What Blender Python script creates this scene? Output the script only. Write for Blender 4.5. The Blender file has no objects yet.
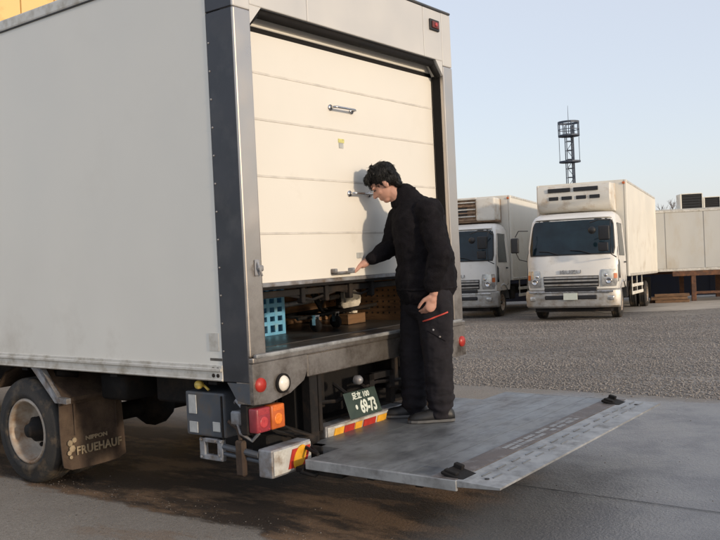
import bpy, bmesh, math, random
import numpy as np
from mathutils import Vector, Matrix, noise
R = math.radians
random.seed(7)
S = bpy.context.scene
COL = S.collection

# ------------------------------------------------------------ camera
def look_matrix(pitch, roll):
    r = R(roll); p = R(pitch)
    f = Vector((0, math.cos(p), -math.sin(p)))
    up0 = Vector((0, math.sin(p), math.cos(p)))
    rt0 = Vector((1, 0, 0))
    # the camera was held turned a little clockwise
    rt = rt0 * math.cos(r) - up0 * math.sin(r)
    up = up0 * math.cos(r) + rt0 * math.sin(r)
    return Matrix((rt, up, -f)).transposed()
cd = bpy.data.cameras.new('camera'); cam = bpy.data.objects.new('camera', cd); COL.objects.link(cam)
cd.sensor_width = 36; cd.lens = 850 / 720 * 36; cd.clip_end = 2000; cd.clip_start = .05
cam.matrix_world = Matrix.Translation((0, 0, 1.5)) @ look_matrix(1.023, 2.685).to_4x4()
S.camera = cam

# ------------------------------------------------------------ light
SUN_EL = 12.0
SUN_TO = Vector((.731, -.682, 0)).normalized()          # horizontal direction towards the sun
w = bpy.data.worlds.new('World'); S.world = w; w.use_nodes = True
nt = w.node_tree; nt.nodes.clear()
sky = nt.nodes.new('ShaderNodeTexSky'); sky.sky_type = 'NISHITA'; sky.sun_disc = False
sky.sun_elevation = R(SUN_EL); sky.sun_rotation = math.atan2(SUN_TO.x, SUN_TO.y)
sky.air_density = 1.0; sky.dust_density = 1.2; sky.ozone_density = 1.6; sky.altitude = 0
bg = nt.nodes.new('ShaderNodeBackground'); bg.inputs[1].default_value = .15
hz = nt.nodes.new('ShaderNodeMix'); hz.data_type = 'RGBA'; hz.inputs[0].default_value = .70; hz.inputs[7].default_value = (3.5, 3.6, 4.0, 1)   # thin high haze over the whole sky
wo = nt.nodes.new('ShaderNodeOutputWorld')
nt.links.new(sky.outputs[0], hz.inputs[6]); nt.links.new(hz.outputs[2], bg.inputs[0]); nt.links.new(bg.outputs[0], wo.inputs[0])
sd = bpy.data.lights.new('sun', 'SUN'); sd.energy = 1.6; sd.angle = R(3); sd.color = (1, .81, .60)
so = bpy.data.objects.new('sun', sd); COL.objects.link(so)
dirv = -(SUN_TO * math.cos(R(SUN_EL)) + Vector((0, 0, math.sin(R(SUN_EL)))))
so.rotation_euler = dirv.to_track_quat('-Z', 'Y').to_euler(); so.location = (8, -8, 6)
S.view_settings.view_transform = 'Standard'; S.view_settings.look = 'None'
S.view_settings.exposure = 0.60; S.view_settings.gamma = 1

# ------------------------------------------------------------ materials
def mat(name, c, r=.5, m=0.0, var=.12, scale=4, bump=0, bscale=60, dirt_or_shade=None, damt=.5, dscale=3, dlow=None,
        coat=0, island=0, rvar=.15, stretch=None, emit=None, trans=0, alpha=None, wave=0, wscale=.8, spec=.5):
    M = bpy.data.materials.new(name); M.use_nodes = True; t = M.node_tree; N = t.nodes; Lk = t.links
    b = N['Principled BSDF']
    tc = N.new('ShaderNodeTexCoord'); mp = N.new('ShaderNodeMapping'); Lk.new(tc.outputs['Object'], mp.inputs[0])
    if stretch: mp.inputs['Scale'].default_value = stretch
    n1 = N.new('ShaderNodeTexNoise'); n1.inputs['Scale'].default_value = scale; n1.inputs['Detail'].default_value = 6
    Lk.new(mp.outputs[0], n1.inputs['Vector'])
    cr = N.new('ShaderNodeMapRange'); cr.inputs[1].default_value = .3; cr.inputs[2].default_value = .7
    cr.inputs[3].default_value = 1 - var; cr.inputs[4].default_value = 1 + var
    Lk.new(n1.outputs['Fac'], cr.inputs[0])
    mul = N.new('ShaderNodeVectorMath'); mul.operation = 'SCALE'; mul.inputs[0].default_value = c[:3]
    Lk.new(cr.outputs[0], mul.inputs['Scale']); col = mul.outputs[0]
    if island:
        g = N.new('ShaderNodeNewGeometry'); mr = N.new('ShaderNodeMapRange')
        mr.inputs[3].default_value = 1 - island; mr.inputs[4].default_value = 1 + island
        Lk.new(g.outputs['Random Per Island'], mr.inputs[0])
        m2 = N.new('ShaderNodeVectorMath'); m2.operation = 'SCALE'; Lk.new(col, m2.inputs[0]); Lk.new(mr.outputs[0], m2.inputs['Scale']); col = m2.outputs[0]
    if dirt_or_shade:
        n2 = N.new('ShaderNodeTexNoise'); n2.inputs['Scale'].default_value = dscale; n2.inputs['Detail'].default_value = 9
        n2.inputs['Roughness'].default_value = .65; Lk.new(mp.outputs[0], n2.inputs['Vector'])
        f = N.new('ShaderNodeMapRange'); f.inputs[1].default_value = .62 - damt * .35; f.inputs[2].default_value = .75 - damt * .15
        Lk.new(n2.outputs['Fac'], f.inputs[0]); fac = f.outputs[0]
        if dlow:
            sp = N.new('ShaderNodeSeparateXYZ'); Lk.new(tc.outputs['Object'], sp.inputs[0])
            g2 = N.new('ShaderNodeMapRange'); g2.inputs[1].default_value = dlow[0]; g2.inputs[2].default_value = dlow[1]
            g2.inputs[3].default_value = 1; g2.inputs[4].default_value = .12; Lk.new(sp.outputs['Z'], g2.inputs[0])
            mm = N.new('ShaderNodeMath'); mm.operation = 'MULTIPLY'; Lk.new(fac, mm.inputs[0]); Lk.new(g2.outputs[0], mm.inputs[1]); fac = mm.outputs[0]
        mx = N.new('ShaderNodeMix'); mx.data_type = 'RGBA'; mx.inputs[7].default_value = (*dirt_or_shade[:3], 1)
        Lk.new(fac, mx.inputs[0]); Lk.new(col, mx.inputs[6]); col = mx.outputs[2]
    Lk.new(col, b.inputs['Base Color'])
    rr = N.new('ShaderNodeMapRange'); rr.inputs[1].default_value = .3; rr.inputs[2].default_value = .7
    rr.inputs[3].default_value = max(.02, r - rvar * r); rr.inputs[4].default_value = min(1, r + rvar)
    Lk.new(n1.outputs['Fac'], rr.inputs[0]); Lk.new(rr.outputs[0], b.inputs['Roughness'])
    b.inputs['Metallic'].default_value = m; b.inputs['Specular IOR Level'].default_value = spec
    if coat: b.inputs['Coat Weight'].default_value = coat; b.inputs['Coat Roughness'].default_value = .12
    last = None
    if bump:
        n3 = N.new('ShaderNodeTexNoise'); n3.inputs['Scale'].default_value = bscale; n3.inputs['Detail'].default_value = 5
        Lk.new(mp.outputs[0], n3.inputs['Vector'])
        bp = N.new('ShaderNodeBump'); bp.inputs['Strength'].default_value = min(1, bump); bp.inputs['Distance'].default_value = .01
        Lk.new(n3.outputs['Fac'], bp.inputs['Height']); last = bp
    if wave:
        n4 = N.new('ShaderNodeTexNoise'); n4.inputs['Scale'].default_value = wscale; n4.inputs['Detail'].default_value = 1
        Lk.new(mp.outputs[0], n4.inputs['Vector'])
        bp2 = N.new('ShaderNodeBump'); bp2.inputs['Strength'].default_value = 1; bp2.inputs['Distance'].default_value = wave
        Lk.new(n4.outputs['Fac'], bp2.inputs['Height'])
        if last: Lk.new(last.outputs[0], bp2.inputs['Normal'])
        last = bp2
    if last: Lk.new(last.outputs[0], b.inputs['Normal'])
    if emit: b.inputs['Emission Color'].default_value = (*emit[:3], 1); b.inputs['Emission Strength'].default_value = emit[3]
    if trans: b.inputs['Transmission Weight'].default_value = trans
    return M

MT = {}
MT['panel'] = mat('white_body_panel', (.76, .74, .675), .34, var=.03, scale=1.3, dirt_or_shade=(.56, .52, .45), damt=.2, dscale=1.4, dlow=(.8, 1.3), wave=.012, wscale=.9)
MT['trim'] = mat('aluminium_trim', (.64, .62, .57), .42, .25, var=.06, scale=6, dirt_or_shade=(.40, .36, .29), damt=.45, dscale=8)
MT['door'] = mat('cream_door_panel', (.73, .70, .635), .42, var=.02, scale=2, dirt_or_shade=(.55, .50, .42), damt=.15, dscale=2.2, dlow=(1.3, 2.3))
MT['seam'] = mat('door_seam_plastic', (.60, .57, .52), .6, var=.15, scale=10)
MT['steel'] = mat('brushed_stainless', (.60, .55, .50), .30, .85, var=.10, scale=5, dirt_or_shade=(.10, .08, .065), damt=.85, dscale=5, dlow=(.75, 1.75), wave=.003, wscale=5)  # grime plus painted shade: lower steel darkened for the dim ground it mirrors
MT['header'] = mat('header_panel', (.58, .57, .55), .45, .2, var=.05, scale=3)
MT['band'] = mat('dark_stainless_band', (.06, .063, .072), .36, .5, var=.2, scale=3, dirt_or_shade=(.085, .085, .09), damt=.4, dscale=5, wave=.006, wscale=3)
MT['rubber'] = mat('black_rubber', (.011, .010, .010), .8, spec=.25, var=.3, scale=12, bump=.15, bscale=90)
MT['tyre'] = mat('dusty_tyre_rubber', (.024, .023, .022), .8, var=.3, scale=8, bump=.3, bscale=80, dirt_or_shade=(.13, .095, .06), damt=.35, dscale=6)
MT['chassis'] = mat('grimy_chassis_paint', (.012, .011, .011), .75, spec=.25, var=.35, scale=7, dirt_or_shade=(.035, .025, .018), damt=.4, dscale=6, bump=.2, bscale=50)
MT['rust'] = mat('rusty_steel', (.16, .075, .04), .85, var=.35, scale=9, dirt_or_shade=(.07, .04, .03), damt=.6, dscale=7, bump=.4, bscale=60)
MT['mud'] = mat('mud_caked_rubber', (.062, .044, .034), .9, spec=.2, var=.3, scale=9, dirt_or_shade=(.11, .08, .058), damt=.55, dscale=5, bump=.35, bscale=50)
MT['rim'] = mat('dusty_rim_paint', (.42, .37, .31), .55, .2, var=.2, scale=9, dirt_or_shade=(.22, .13, .07), damt=.55, dscale=7)
MT['greybox'] = mat('grey_box_paint', (.07, .08, .095), .5, var=.2, scale=8, dirt_or_shade=(.10, .08, .06), damt=.35, dscale=8)
MT['paper'] = mat('worn_white_sticker', (.42, .43, .42), .7, var=.2, scale=20)
MT['grey'] = mat('galvanised_grey', (.30, .31, .33), .5, .4, var=.2, scale=12, dirt_or_shade=(.15, .11, .08), damt=.5, dscale=9)
MT['redlens'] = mat('red_lens', (.27, .03, .04), .35, var=.15, scale=20, coat=.25)
MT['orangelens'] = mat('orange_lens', (.50, .11, .02), .35, var=.15, scale=20, coat=.25)
MT['whitelens'] = mat('white_lens', (.78, .74, .66), .25, var=.08, scale=20, coat=.6)
MT['refred'] = mat('red_reflector', (.40, .03, .02), .35, var=.12, scale=25)
MT['refyellow'] = mat('yellow_reflector', (.72, .36, .03), .35, var=.12, scale=25)
MT['refwhite'] = mat('pale_bumper_plate', (.50, .50, .47), .45, var=.15, scale=15, dirt_or_shade=(.25, .2, .15), damt=.4, dscale=8)
MT['plate'] = mat('green_number_plate', (.028, .045, .034), .4, var=.15, scale=20)
MT['platech'] = mat('white_plate_paint', (.60, .64, .56), .5, var=.06, scale=20)
MT['deck'] = mat('worn_aluminium_deck', (.225, .235, .24), .42, .4, var=.10, scale=3, stretch=(1, 1.6, 1), dirt_or_shade=(.14, .145, .152), damt=.5, dscale=9, bump=.12, bscale=120, rvar=.25)
MT['decklight'] = mat('bright_aluminium_tip', (.33, .34, .345), .5, .35, var=.2, scale=6, dirt_or_shade=(.17, .17, .17), damt=.5, dscale=9)
MT['deckbrown'] = mat('scuffed_grip_strip', (.115, .10, .095), .6, .1, var=.25, scale=8, dirt_or_shade=(.22, .21, .21), damt=.3, dscale=14, bump=.2, bscale=150)
MT['jacket'] = mat('black_fleece', (.0085, .0075, .0095), 1, spec=.15, var=.35, scale=8, bump=.6, bscale=170, dirt_or_shade=(.016, .0145, .017), damt=.35, dscale=14)
MT['trousers'] = mat('charcoal_work_trousers', (.018, .0165, .020), .95, spec=.2, var=.25, scale=10, bump=.25, bscale=260)
MT['skin'] = mat('skin', (.50, .27, .20), .5, var=.08, scale=14)
MT['hair'] = mat('black_hair', (.005, .0045, .0045), .5, spec=.3, var=.4, scale=30, bump=.8, bscale=120, stretch=(1, 1, .35))
MT['shoe'] = mat('black_shoe', (.014, .014, .015), .5, var=.3, scale=20)
MT['sole'] = mat('grey_sole', (.10, .10, .10), .7, var=.2, scale=20)
MT['piping'] = mat('red_piping', (.55, .07, .05), .6, var=.1, scale=20)
MT['blue'] = mat('blue_crate_plastic', (.15, .42, .66), .45, var=.15, scale=9, dirt_or_shade=(.25, .42, .5), damt=.3, dscale=10)
MT['floor'] = mat('steel_cargo_floor', (.12, .12, .12), .33, .5, var=.25, scale=3, dirt_or_shade=(.06, .05, .045), damt=.5, dscale=4)
MT['ply'] = mat('aged_plywood', (.21, .115, .055), .6, var=.25, scale=3, stretch=(1, 1, 6), dirt_or_shade=(.08, .05, .03), damt=.5, dscale=4)
MT['innerwall'] = mat('cargo_inner_wall', (.2, .18, .15), .6, var=.1, scale=3, dirt_or_shade=(.2, .14, .1), damt=.4, dscale=3)
MT['cloth'] = mat('crumpled_white_cloth', (.75, .70, .60), .8, var=.1, scale=12)
MT['chrome'] = mat('chrome', (.62, .62, .63), .18, 1, var=.1, scale=12, dirt_or_shade=(.3, .26, .2), damt=.3, dscale=8)
MT['silver'] = mat('silver_bumper_paint', (.42, .41, .39), .38, .45, var=.1, scale=6, dirt_or_shade=(.26, .22, .17), damt=.45, dscale=5)
MT['cabwhite'] = mat('white_cab_paint', (.78, .76, .71), .32, var=.04, scale=2.5, dirt_or_shade=(.50, .44, .35), damt=.2, dscale=3, coat=.3, dlow=(.6, 2.2))
MT['boxwhite'] = mat('cream_box_panel', (.74, .71, .63), .5, var=.04, scale=1.5, dirt_or_shade=(.52, .46, .37), damt=.25, dscale=2, dlow=(1, 3))
MT['glass'] = mat('dark_windscreen_glass', (.008, .020, .028), .05, 0, var=.5, scale=1.8, spec=.42)
MT['lampglass'] = mat('headlamp_glass', (.46, .46, .45), .12, .5, var=.3, scale=14, coat=1)
MT['black'] = mat('black_plastic', (.015, .015, .017), .5, var=.2, scale=10)
MT['frame'] = mat('window_rubber', (.03, .03, .03), .6, var=.2, scale=10)
MT['lettergrey'] = mat('grey_lettering', (.33, .33, .33), .4, .5, var=.1, scale=10)
MT['reeferwhite'] = mat('reefer_housing', (.70, .67, .60), .45, var=.05, scale=3, dirt_or_shade=(.48, .38, .27), damt=.35, dscale=2.5)
MT['reeferbrown'] = mat('reefer_weathered_grille', (.30, .20, .13), .75, var=.3, scale=8, dirt_or_shade=(.13, .08, .055), damt=.5, dscale=7)
MT['container'] = mat('container_panel', (.50, .50, .475), .6, var=.06, scale=1.2, dirt_or_shade=(.46, .42, .35), damt=.3, dscale=1.3, stretch=(1, 1, .4))
MT['navy'] = mat('navy_sheet', (.02, .024, .045), .7, var=.3, scale=3)
MT['mast'] = mat('mast_steel', (.075, .09, .12), .6, .3, var=.2, scale=1)
MT['yellow'] = mat('yellow_cladding', (.84, .58, .24), .7, var=.05, scale=.6, dirt_or_shade=(.5, .33, .12), damt=.3, dscale=.7)
MT['roofgrey'] = mat('roof_sheet', (.3, .3, .3), .7, var=.1, scale=1)
MT['bark'] = mat('bare_bark', (.13, .10, .085), .9, var=.25, scale=3)
MT['amber'] = mat('yellow_marker_lens', (.62, .46, .10), .4, var=.2, scale=30, coat=.4)
MT['stone'] = mat('gravel_stones', (.235, .215, .197), .9, var=.22, scale=.5, island=.26)
MT['grit'] = mat('dark_grit', (.13, .115, .10), .9, var=.2, scale=3, island=.5)
MT['joint'] = mat('joint_sealant', (.02, .018, .018), .6, var=.3, scale=30)

MT['darkred'] = mat('dim_red_lens', (.14, .025, .02), .35, var=.2, scale=20)
MT['stickergreen'] = mat('faded_yellow_green_sticker', (.58, .55, .20), .6, var=.2, scale=40)
MT['redlens2'] = mat('red_lens_bulb_area', (.45, .05, .055), .3, var=.2, scale=60)
MT['orangelens2'] = mat('orange_lens_bulb_area', (.76, .20, .025), .3, var=.2, scale=60)
# ---------------------------------------------------------------- mesh helpers
class B:
    def __init__(s): s.bm = bmesh.new()
    def box(s, a, b, bev=0, M=None, seg=1):
        a = Vector(a); b = Vector(b); c = (a + b) / 2; d = b - a
        mt = Matrix.Translation(c) @ Matrix.Diagonal((abs(d.x), abs(d.y), abs(d.z), 1))
        if M is not None: mt = M @ mt
        r = bmesh.ops.create_cube(s.bm, size=1, matrix=mt)
        if bev:
            es = list({e for v in r['verts'] for e in v.link_edges})
            bmesh.ops.bevel(s.bm, geom=es, offset=bev, segments=seg, profile=.6, affect='EDGES')
        return s
    def loft(s, rings, cap=True, closed=True):
        vs = [[s.bm.verts.new(p) for p in r] for r in rings]
        n = len(vs[0])
        for i in range(len(vs) - 1):
            for j in range(n if closed else n - 1):
                k = (j + 1) % n
                try: s.bm.faces.new((vs[i][j], vs[i][k], vs[i + 1][k], vs[i + 1][j]))
                except ValueError: pass
        if cap and closed:
            s.bm.faces.new(vs[0][::-1]); s.bm.faces.new(vs[-1])
        return s
    def tube(s, pts, r, n=8, cap=True, r1=None):
        pts = [Vector(p) for p in pts]; rings = []
        for i, p in enumerate(pts):
            d = (pts[min(i + 1, len(pts) - 1)] - pts[max(i - 1, 0)]).normalized()
            u = d.cross(Vector((0, 0, 1)));
            if u.length < .05: u = d.cross(Vector((1, 0, 0)))
            u.normalize(); v = d.cross(u)
            rr = r if r1 is None else r + (r1 - r) * i / (len(pts) - 1)
            rings.append([p + (u * math.cos(t) + v * math.sin(t)) * rr for t in [2 * math.pi * k / n for k in range(n)]])
        return s.loft(rings, cap)
    def lathe(s, prof, M, n=40):
        # prof: (radius, height) along local z of M
        rings = [[M @ Vector((r * math.cos(2 * math.pi * k / n), r * math.sin(2 * math.pi * k / n), h)) for k in range(n)] for r, h in prof]
        return s.loft(rings, cap=False)
    def prism(s, pts, lo, hi, ax=0):
        def P(u, v, h):
            return {0: (h, u, v), 1: (u, h, v), 2: (u, v, h)}[ax]
        return s.loft([[P(u, v, lo) for u, v in pts], [P(u, v, hi) for u, v in pts]])
    def ico(s, c, r, sub=2, sc=(1, 1, 1)):
        bmesh.ops.create_icosphere(s.bm, subdivisions=sub, radius=r, matrix=Matrix.Translation(c) @ Matrix.Diagonal((*sc, 1)))
        return s
    def capsule(s, p0, p1, r0, r1, flat=1, ax=None, n=14):
        p0 = Vector(p0); p1 = Vector(p1); d = (p1 - p0); L = d.length
        d = d.normalized() if L > 1e-6 else Vector((0, 0, 1))
        u = Vector(ax) if ax is not None else d.cross(Vector((0.13, .2, 1)))
        u = (u - d * u.dot(d))
        if u.length < 1e-4: u = d.orthogonal()
        u.normalize(); v = d.cross(u); rings = []
        for t in (85, 60, 35, 12): rings.append((p0 - d * r0 * math.sin(R(t)), r0 * math.cos(R(t))))
        for k in range(7): q = k / 6; rings.append((p0 + d * L * q, r0 + (r1 - r0) * q))
        for t in (12, 35, 60, 85): rings.append((p1 + d * r1 * math.sin(R(t)), r1 * math.cos(R(t))))
        s.loft([[c + (u * math.cos(a) * rr + v * math.sin(a) * rr * flat) for a in [2 * math.pi * k / n for k in range(n)]] for c, rr in rings])
        return s
    def mesh(s, name, m, smooth=False, recalc=True):
        if recalc: bmesh.ops.recalc_face_normals(s.bm, faces=s.bm.faces)
        me = bpy.data.meshes.new(name); s.bm.to_mesh(me); s.bm.free()
        if m: me.materials.append(m)
        if smooth: me.polygons.foreach_set('use_smooth', [True] * len(me.polygons))
        return me
    def obj(s, name, m, parent=None, smooth=False):
        m = MT[m] if isinstance(m, str) else m
        return link(name, s.mesh(name, m, smooth), parent)
def link(name, me, parent=None):
    o = bpy.data.objects.new(name, me); COL.objects.link(o)
    if parent: o.parent = parent
    return o
def thing(name, label, cat, loc=(0, 0, 0), rot=(0, 0, 0), group=None):
    o = bpy.data.objects.new(name, None); COL.objects.link(o); o.location = loc; o.rotation_euler = rot
    o.empty_display_size = .2; tag(o, label, cat, group); return o
def tag(o, label, cat, group=None):
    o['label'] = label; o['category'] = cat
    if group: o['group'] = group
    return o
def rect(a0, a1, b0, b1): return [(a0, b0), (a1, b0), (a1, b1), (a0, b1)]
def text(name, body, size, M, m, parent, ext=.002, sx=1, space=1, bold=0):
    c = bpy.data.curves.new(name, 'FONT'); c.body = body; c.size = size; c.extrude = ext; c.align_x = 'CENTER'; c.align_y = 'CENTER'
    c.space_character = space; c.resolution_u = 3; c.offset = bold
    t = bpy.data.objects.new('tmp_text', c); COL.objects.link(t)
    dg = bpy.context.evaluated_depsgraph_get(); me = bpy.data.meshes.new_from_object(t.evaluated_get(dg))
    bpy.data.objects.remove(t); me.name = name
    me.transform(M @ Matrix.Diagonal((sx, 1, 1, 1))); me.materials.clear(); me.materials.append(MT[m])
    return link(name, me, parent)
def voxel(b, vox, smooth_it=4, disp=0, dsize=.1, tex='CLOUDS'):
    """melt overlapping shapes into one continuous surface"""
    bmesh.ops.recalc_face_normals(b.bm, faces=b.bm.faces)
    me = bpy.data.meshes.new('tmp'); b.bm.to_mesh(me); b.bm.free()
    o = bpy.data.objects.new('tmp', me); COL.objects.link(o)
    md = o.modifiers.new('r', 'REMESH'); md.mode = 'VOXEL'; md.voxel_size = vox; md.use_smooth_shade = True
    if smooth_it: sm = o.modifiers.new('s', 'SMOOTH'); sm.iterations = smooth_it; sm.factor = .6
    dg = bpy.context.evaluated_depsgraph_get(); out = bpy.data.meshes.new_from_object(o.evaluated_get(dg))
    bpy.data.objects.remove(o)
    return out
def wrinkle(me, amp, sc, aniso=(1, 1, 1)):
    n = len(me.vertices); no = [v.normal.copy() for v in me.vertices]
    for v, k in zip(me.vertices, no):
        p = Vector((v.co.x * aniso[0], v.co.y * aniso[1], v.co.z * aniso[2])) * sc
        h = noise.noise(p) + .5 * noise.noise(p * 2.1)
        h = 1 - abs(h) * 2.2
        v.co += k * h * amp

# ---------------------------------------------------------------- ground
def gz(y): return -.027 * max(0, y - 9)
TC = Vector((-.6257, 4.6023, 0)); RX = Vector((.5993, .8005, 0)); RL = Vector((-.8005, .5993, 0))   # truck corner, across and forward
TROT = math.atan2(RX.y, RX.x)
def tw(a, l, z=0): p = TC + RX * a + RL * l; return Vector((p.x, p.y, z))

def gravel_mat():
    M = bpy.data.materials.new('gravel_ground'); M.use_nodes = True; t = M.node_tree; N = t.nodes; Lk = t.links
    b = N['Principled BSDF']; b.inputs['Roughness'].default_value = .92
    tc = N.new('ShaderNodeTexCoord')
    v = N.new('ShaderNodeTexVoronoi'); v.inputs['Scale'].default_value = 26; Lk.new(tc.outputs['Object'], v.inputs['Vector'])
    n = N.new('ShaderNodeTexNoise'); n.inputs['Scale'].default_value = .35; n.inputs['Detail'].default_value = 8; Lk.new(tc.outputs['Object'], n.inputs['Vector'])
    r = N.new('ShaderNodeValToRGB'); e = r.color_ramp.elements
    e[0].position = .35; e[0].color = (.15, .135, .12, 1); e[1].position = .68; e[1].color = (.27, .245, .215, 1)
    Lk.new(n.outputs['Fac'], r.inputs[0])
    sv = N.new('ShaderNodeSeparateColor'); Lk.new(v.outputs['Color'], sv.inputs[0])
    mr = N.new('ShaderNodeMapRange'); mr.inputs[3].default_value = .55; mr.inputs[4].default_value = 1.4; Lk.new(sv.outputs[0], mr.inputs[0])
    mu = N.new('ShaderNodeVectorMath'); mu.operation = 'SCALE'; Lk.new(r.outputs[0], mu.inputs[0]); Lk.new(mr.outputs[0], mu.inputs['Scale'])
    Lk.new(mu.outputs[0], b.inputs['Base Color'])
    bp = N.new('ShaderNodeBump'); bp.inputs['Distance'].default_value = .03; bp.inputs['Strength'].default_value = .9; bp.invert = True
    Lk.new(v.outputs['Distance'], bp.inputs['Height']); Lk.new(bp.outputs[0], b.inputs['Normal'])
    return M
def apron_mat():
    """old concrete and asphalt: dry grey, wet blue-grey, and brown mud washed out along the truck"""
    M = bpy.data.materials.new('wet_asphalt'); M.use_nodes = True; t = M.node_tree; N = t.nodes; Lk = t.links
    b = N['Principled BSDF']; tc = N.new('ShaderNodeTexCoord'); OB = tc.outputs['Object']
    sp = N.new('ShaderNodeSeparateXYZ'); Lk.new(OB, sp.inputs[0])      # x = across the truck, y = along it
    def noi(sc, det=8, ro=.6, st=None, vec=None):
        n = N.new('ShaderNodeTexNoise'); n.inputs['Scale'].default_value = sc; n.inputs['Detail'].default_value = det; n.inputs['Roughness'].default_value = ro
        if st:
            m = N.new('ShaderNodeMapping'); m.inputs['Scale'].default_value = st; Lk.new(OB, m.inputs[0]); Lk.new(m.outputs[0], n.inputs['Vector'])
        else: Lk.new(OB, n.inputs['Vector'])
        return n.outputs['Fac']
    def mr(src, a, c, lo=0, hi=1, smooth=True):
        m = N.new('ShaderNodeMapRange'); m.interpolation_type = 'SMOOTHSTEP' if smooth else 'LINEAR'
        m.inputs[1].default_value = a; m.inputs[2].default_value = c; m.inputs[3].default_value = lo; m.inputs[4].default_value = hi
        Lk.new(src, m.inputs[0]); return m.outputs[0]
    def ma(op, x, y):
        m = N.new('ShaderNodeMath'); m.operation = op
        for i, q in enumerate((x, y)):
            if isinstance(q, (int, float)): m.inputs[i].default_value = q
            else: Lk.new(q, m.inputs[i])
        m.use_clamp = False; return m.outputs[0]
    def mix(f, A, Bc):
        m = N.new('ShaderNodeMix'); m.data_type = 'RGBA'; Lk.new(f, m.inputs[0])
        for i, q in ((6, A), (7, Bc)):
            if isinstance(q, tuple): m.inputs[i].default_value = (*q, 1)
            else: Lk.new(q, m.inputs[i])
        return m.outputs[2]
    big = noi(.55, 7, .6); mid = noi(2.2, 8, .65); fine = noi(60, 4, .6); streak = noi(1.2, 12, .68, (2.1, .75, 1))
    wob = ma('ADD', ma('MULTIPLY', ma('SUBTRACT', streak, .5), .55), ma('MULTIPLY', ma('SUBTRACT', mid, .5), .22))
    across = ma('ADD', sp.outputs['X'], wob)
    dry = mix(mr(mid, .3, .7), (.23, .205, .175), (.29, .262, .225))
    dry = mix(mr(fine, .35, .65), dry, (.215, .19, .16))
    wet = mix(mr(mid, .25, .75), (.155, .155, .16), (.20, .197, .197))
    mud = mix(mr(streak, .46, .60), (.036, .024, .016), (.20, .125, .072))
    # mud runs from the truck's left side inwards and some way behind it
    inside = mr(across, -.03, .05)
    behind = ma('ADD', sp.outputs['Y'], ma('MULTIPLY', ma('SUBTRACT', big, .5), 1.3))
    mudmask = ma('MULTIPLY', ma('MULTIPLY', inside, mr(across, 2.3, 1.5)), mr(behind, -1.0, -.45))
    rims = ma('MULTIPLY', ma('MULTIPLY', mr(across, -.75, -.2), mr(across, .2, .1)), mr(streak, .53, .60)); rims = ma('MULTIPLY', rims, mr(sp.outputs['Y'], -2.5, -.5))
    mudmask = ma('MAXIMUM', mudmask, ma('MULTIPLY', rims, .45))
    wetmask = ma('MULTIPLY', mr(across, .05, .35), mr(sp.outputs['Y'], .6, .2))
    wetmask = ma('MULTIPLY', wetmask, mr(big, .2, .42, .8, 1))
    col = mix(wetmask, dry, wet); col = mix(mudmask, col, mud)
    # gravel dust at the edge of the yard
    edge = mr(ma('ADD', sp.outputs['X'], ma('MULTIPLY', ma('SUBTRACT', mid, .5), .9)), 4.45, 4.95)
    col = mix(edge, col, (.22, .2, .175))
    grit = N.new('ShaderNodeVectorMath'); grit.operation = 'SCALE'; Lk.new(col, grit.inputs[0]); Lk.new(mr(noi(170, 3, .7), .32, .68, .62, 1.38), grit.inputs['Scale']); Lk.new(grit.outputs[0], b.inputs['Base Color'])
    wetmask = ma('MULTIPLY', wetmask, ma('SUBTRACT', 1, mudmask)); wr = ma('MAXIMUM', wetmask, ma('MULTIPLY', mudmask, .12))
    wr = ma('MULTIPLY', wr, mr(mid, .3, .6, .65, 1)); ro = mr(wr, 0, 1, .85, .30, False)
    ro = ma('MAXIMUM', ro, ma('MULTIPLY', edge, .9)); Lk.new(ro, b.inputs['Roughness'])
    b.inputs['Specular IOR Level'].default_value = .45
    bp = N.new('ShaderNodeBump'); bp.inputs['Distance'].default_value = .007; bp.inputs['Strength'].default_value = 1; Lk.new(fine, bp.inputs['Height'])
    b2 = N.new('ShaderNodeBump'); b2.inputs['Distance'].default_value = .03; b2.inputs['Strength'].default_value = .35; Lk.new(mid, b2.inputs['Height'])
    Lk.new(bp.outputs[0], b2.inputs['Normal']); Lk.new(b2.outputs[0], b.inputs['Normal'])
    return M
b = B()
ys = [-300, -60, -20, 0, 9, 20, 40, 80, 200, 900]; xs = [-600, -60, 0, 60, 600]
b.loft([[(x, y, gz(min(y, 60))) for x in xs] for y in ys], closed=False, cap=False)
g = b.obj('ground', gravel_mat()); g['kind'] = 'structure'
# apron: in the truck's own axes so that the stains follow it
b = B(); rings = []
for j in range(0, 61):
    l = -22 + j * .75; row = []
    for i in range(0, 61):
        a = -25 + i * (29.9 / 60); p = tw(a + (.05 * noise.noise(Vector((l * 1.3, 0, 0))) if i == 60 else 0), l); row.append((a, l, gz(p.y) + .006))
    rings.append(row)
b.loft(rings, closed=False, cap=False)
ap = b.obj('asphalt_apron', apron_mat()); ap.location = TC; ap.rotation_euler = (0, 0, TROT); ap['kind'] = 'structure'
# a joint in the slab running away from the platform's corner
b = B(); top = []
for k in range(40):
    l = -.7 - k * .045; a = 1.50 + .012 * noise.noise(Vector((l * 4, 1, 0))); wd = .0045 + .004 * noise.noise(Vector((l * 9, 3, 0)))
    top.append([(a - wd, l, .011), (a + wd, l, .011)])
b.loft(top, closed=False, cap=False)
jt = b.obj('slab_joint', 'joint'); jt.location = TC; jt.rotation_euler = (0, 0, TROT); jt['kind'] = 'structure'

b = B(); b.loft([[(x, y + .3 * noise.noise(Vector((x * .7, y, 0))), gz(y) + .006) for x in [6.5 + .5 * k for k in range(34)]] for y in (22.6, 24, 27, 31)], closed=False, cap=False)
cs = b.obj('concrete_strip', mat('pale_concrete', (.40, .36, .31), .85, var=.12, scale=1.5, dirt_or_shade=(.26, .23, .19), damt=.4, dscale=1.2, bump=.2, bscale=30)); cs['kind'] = 'structure'
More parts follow.
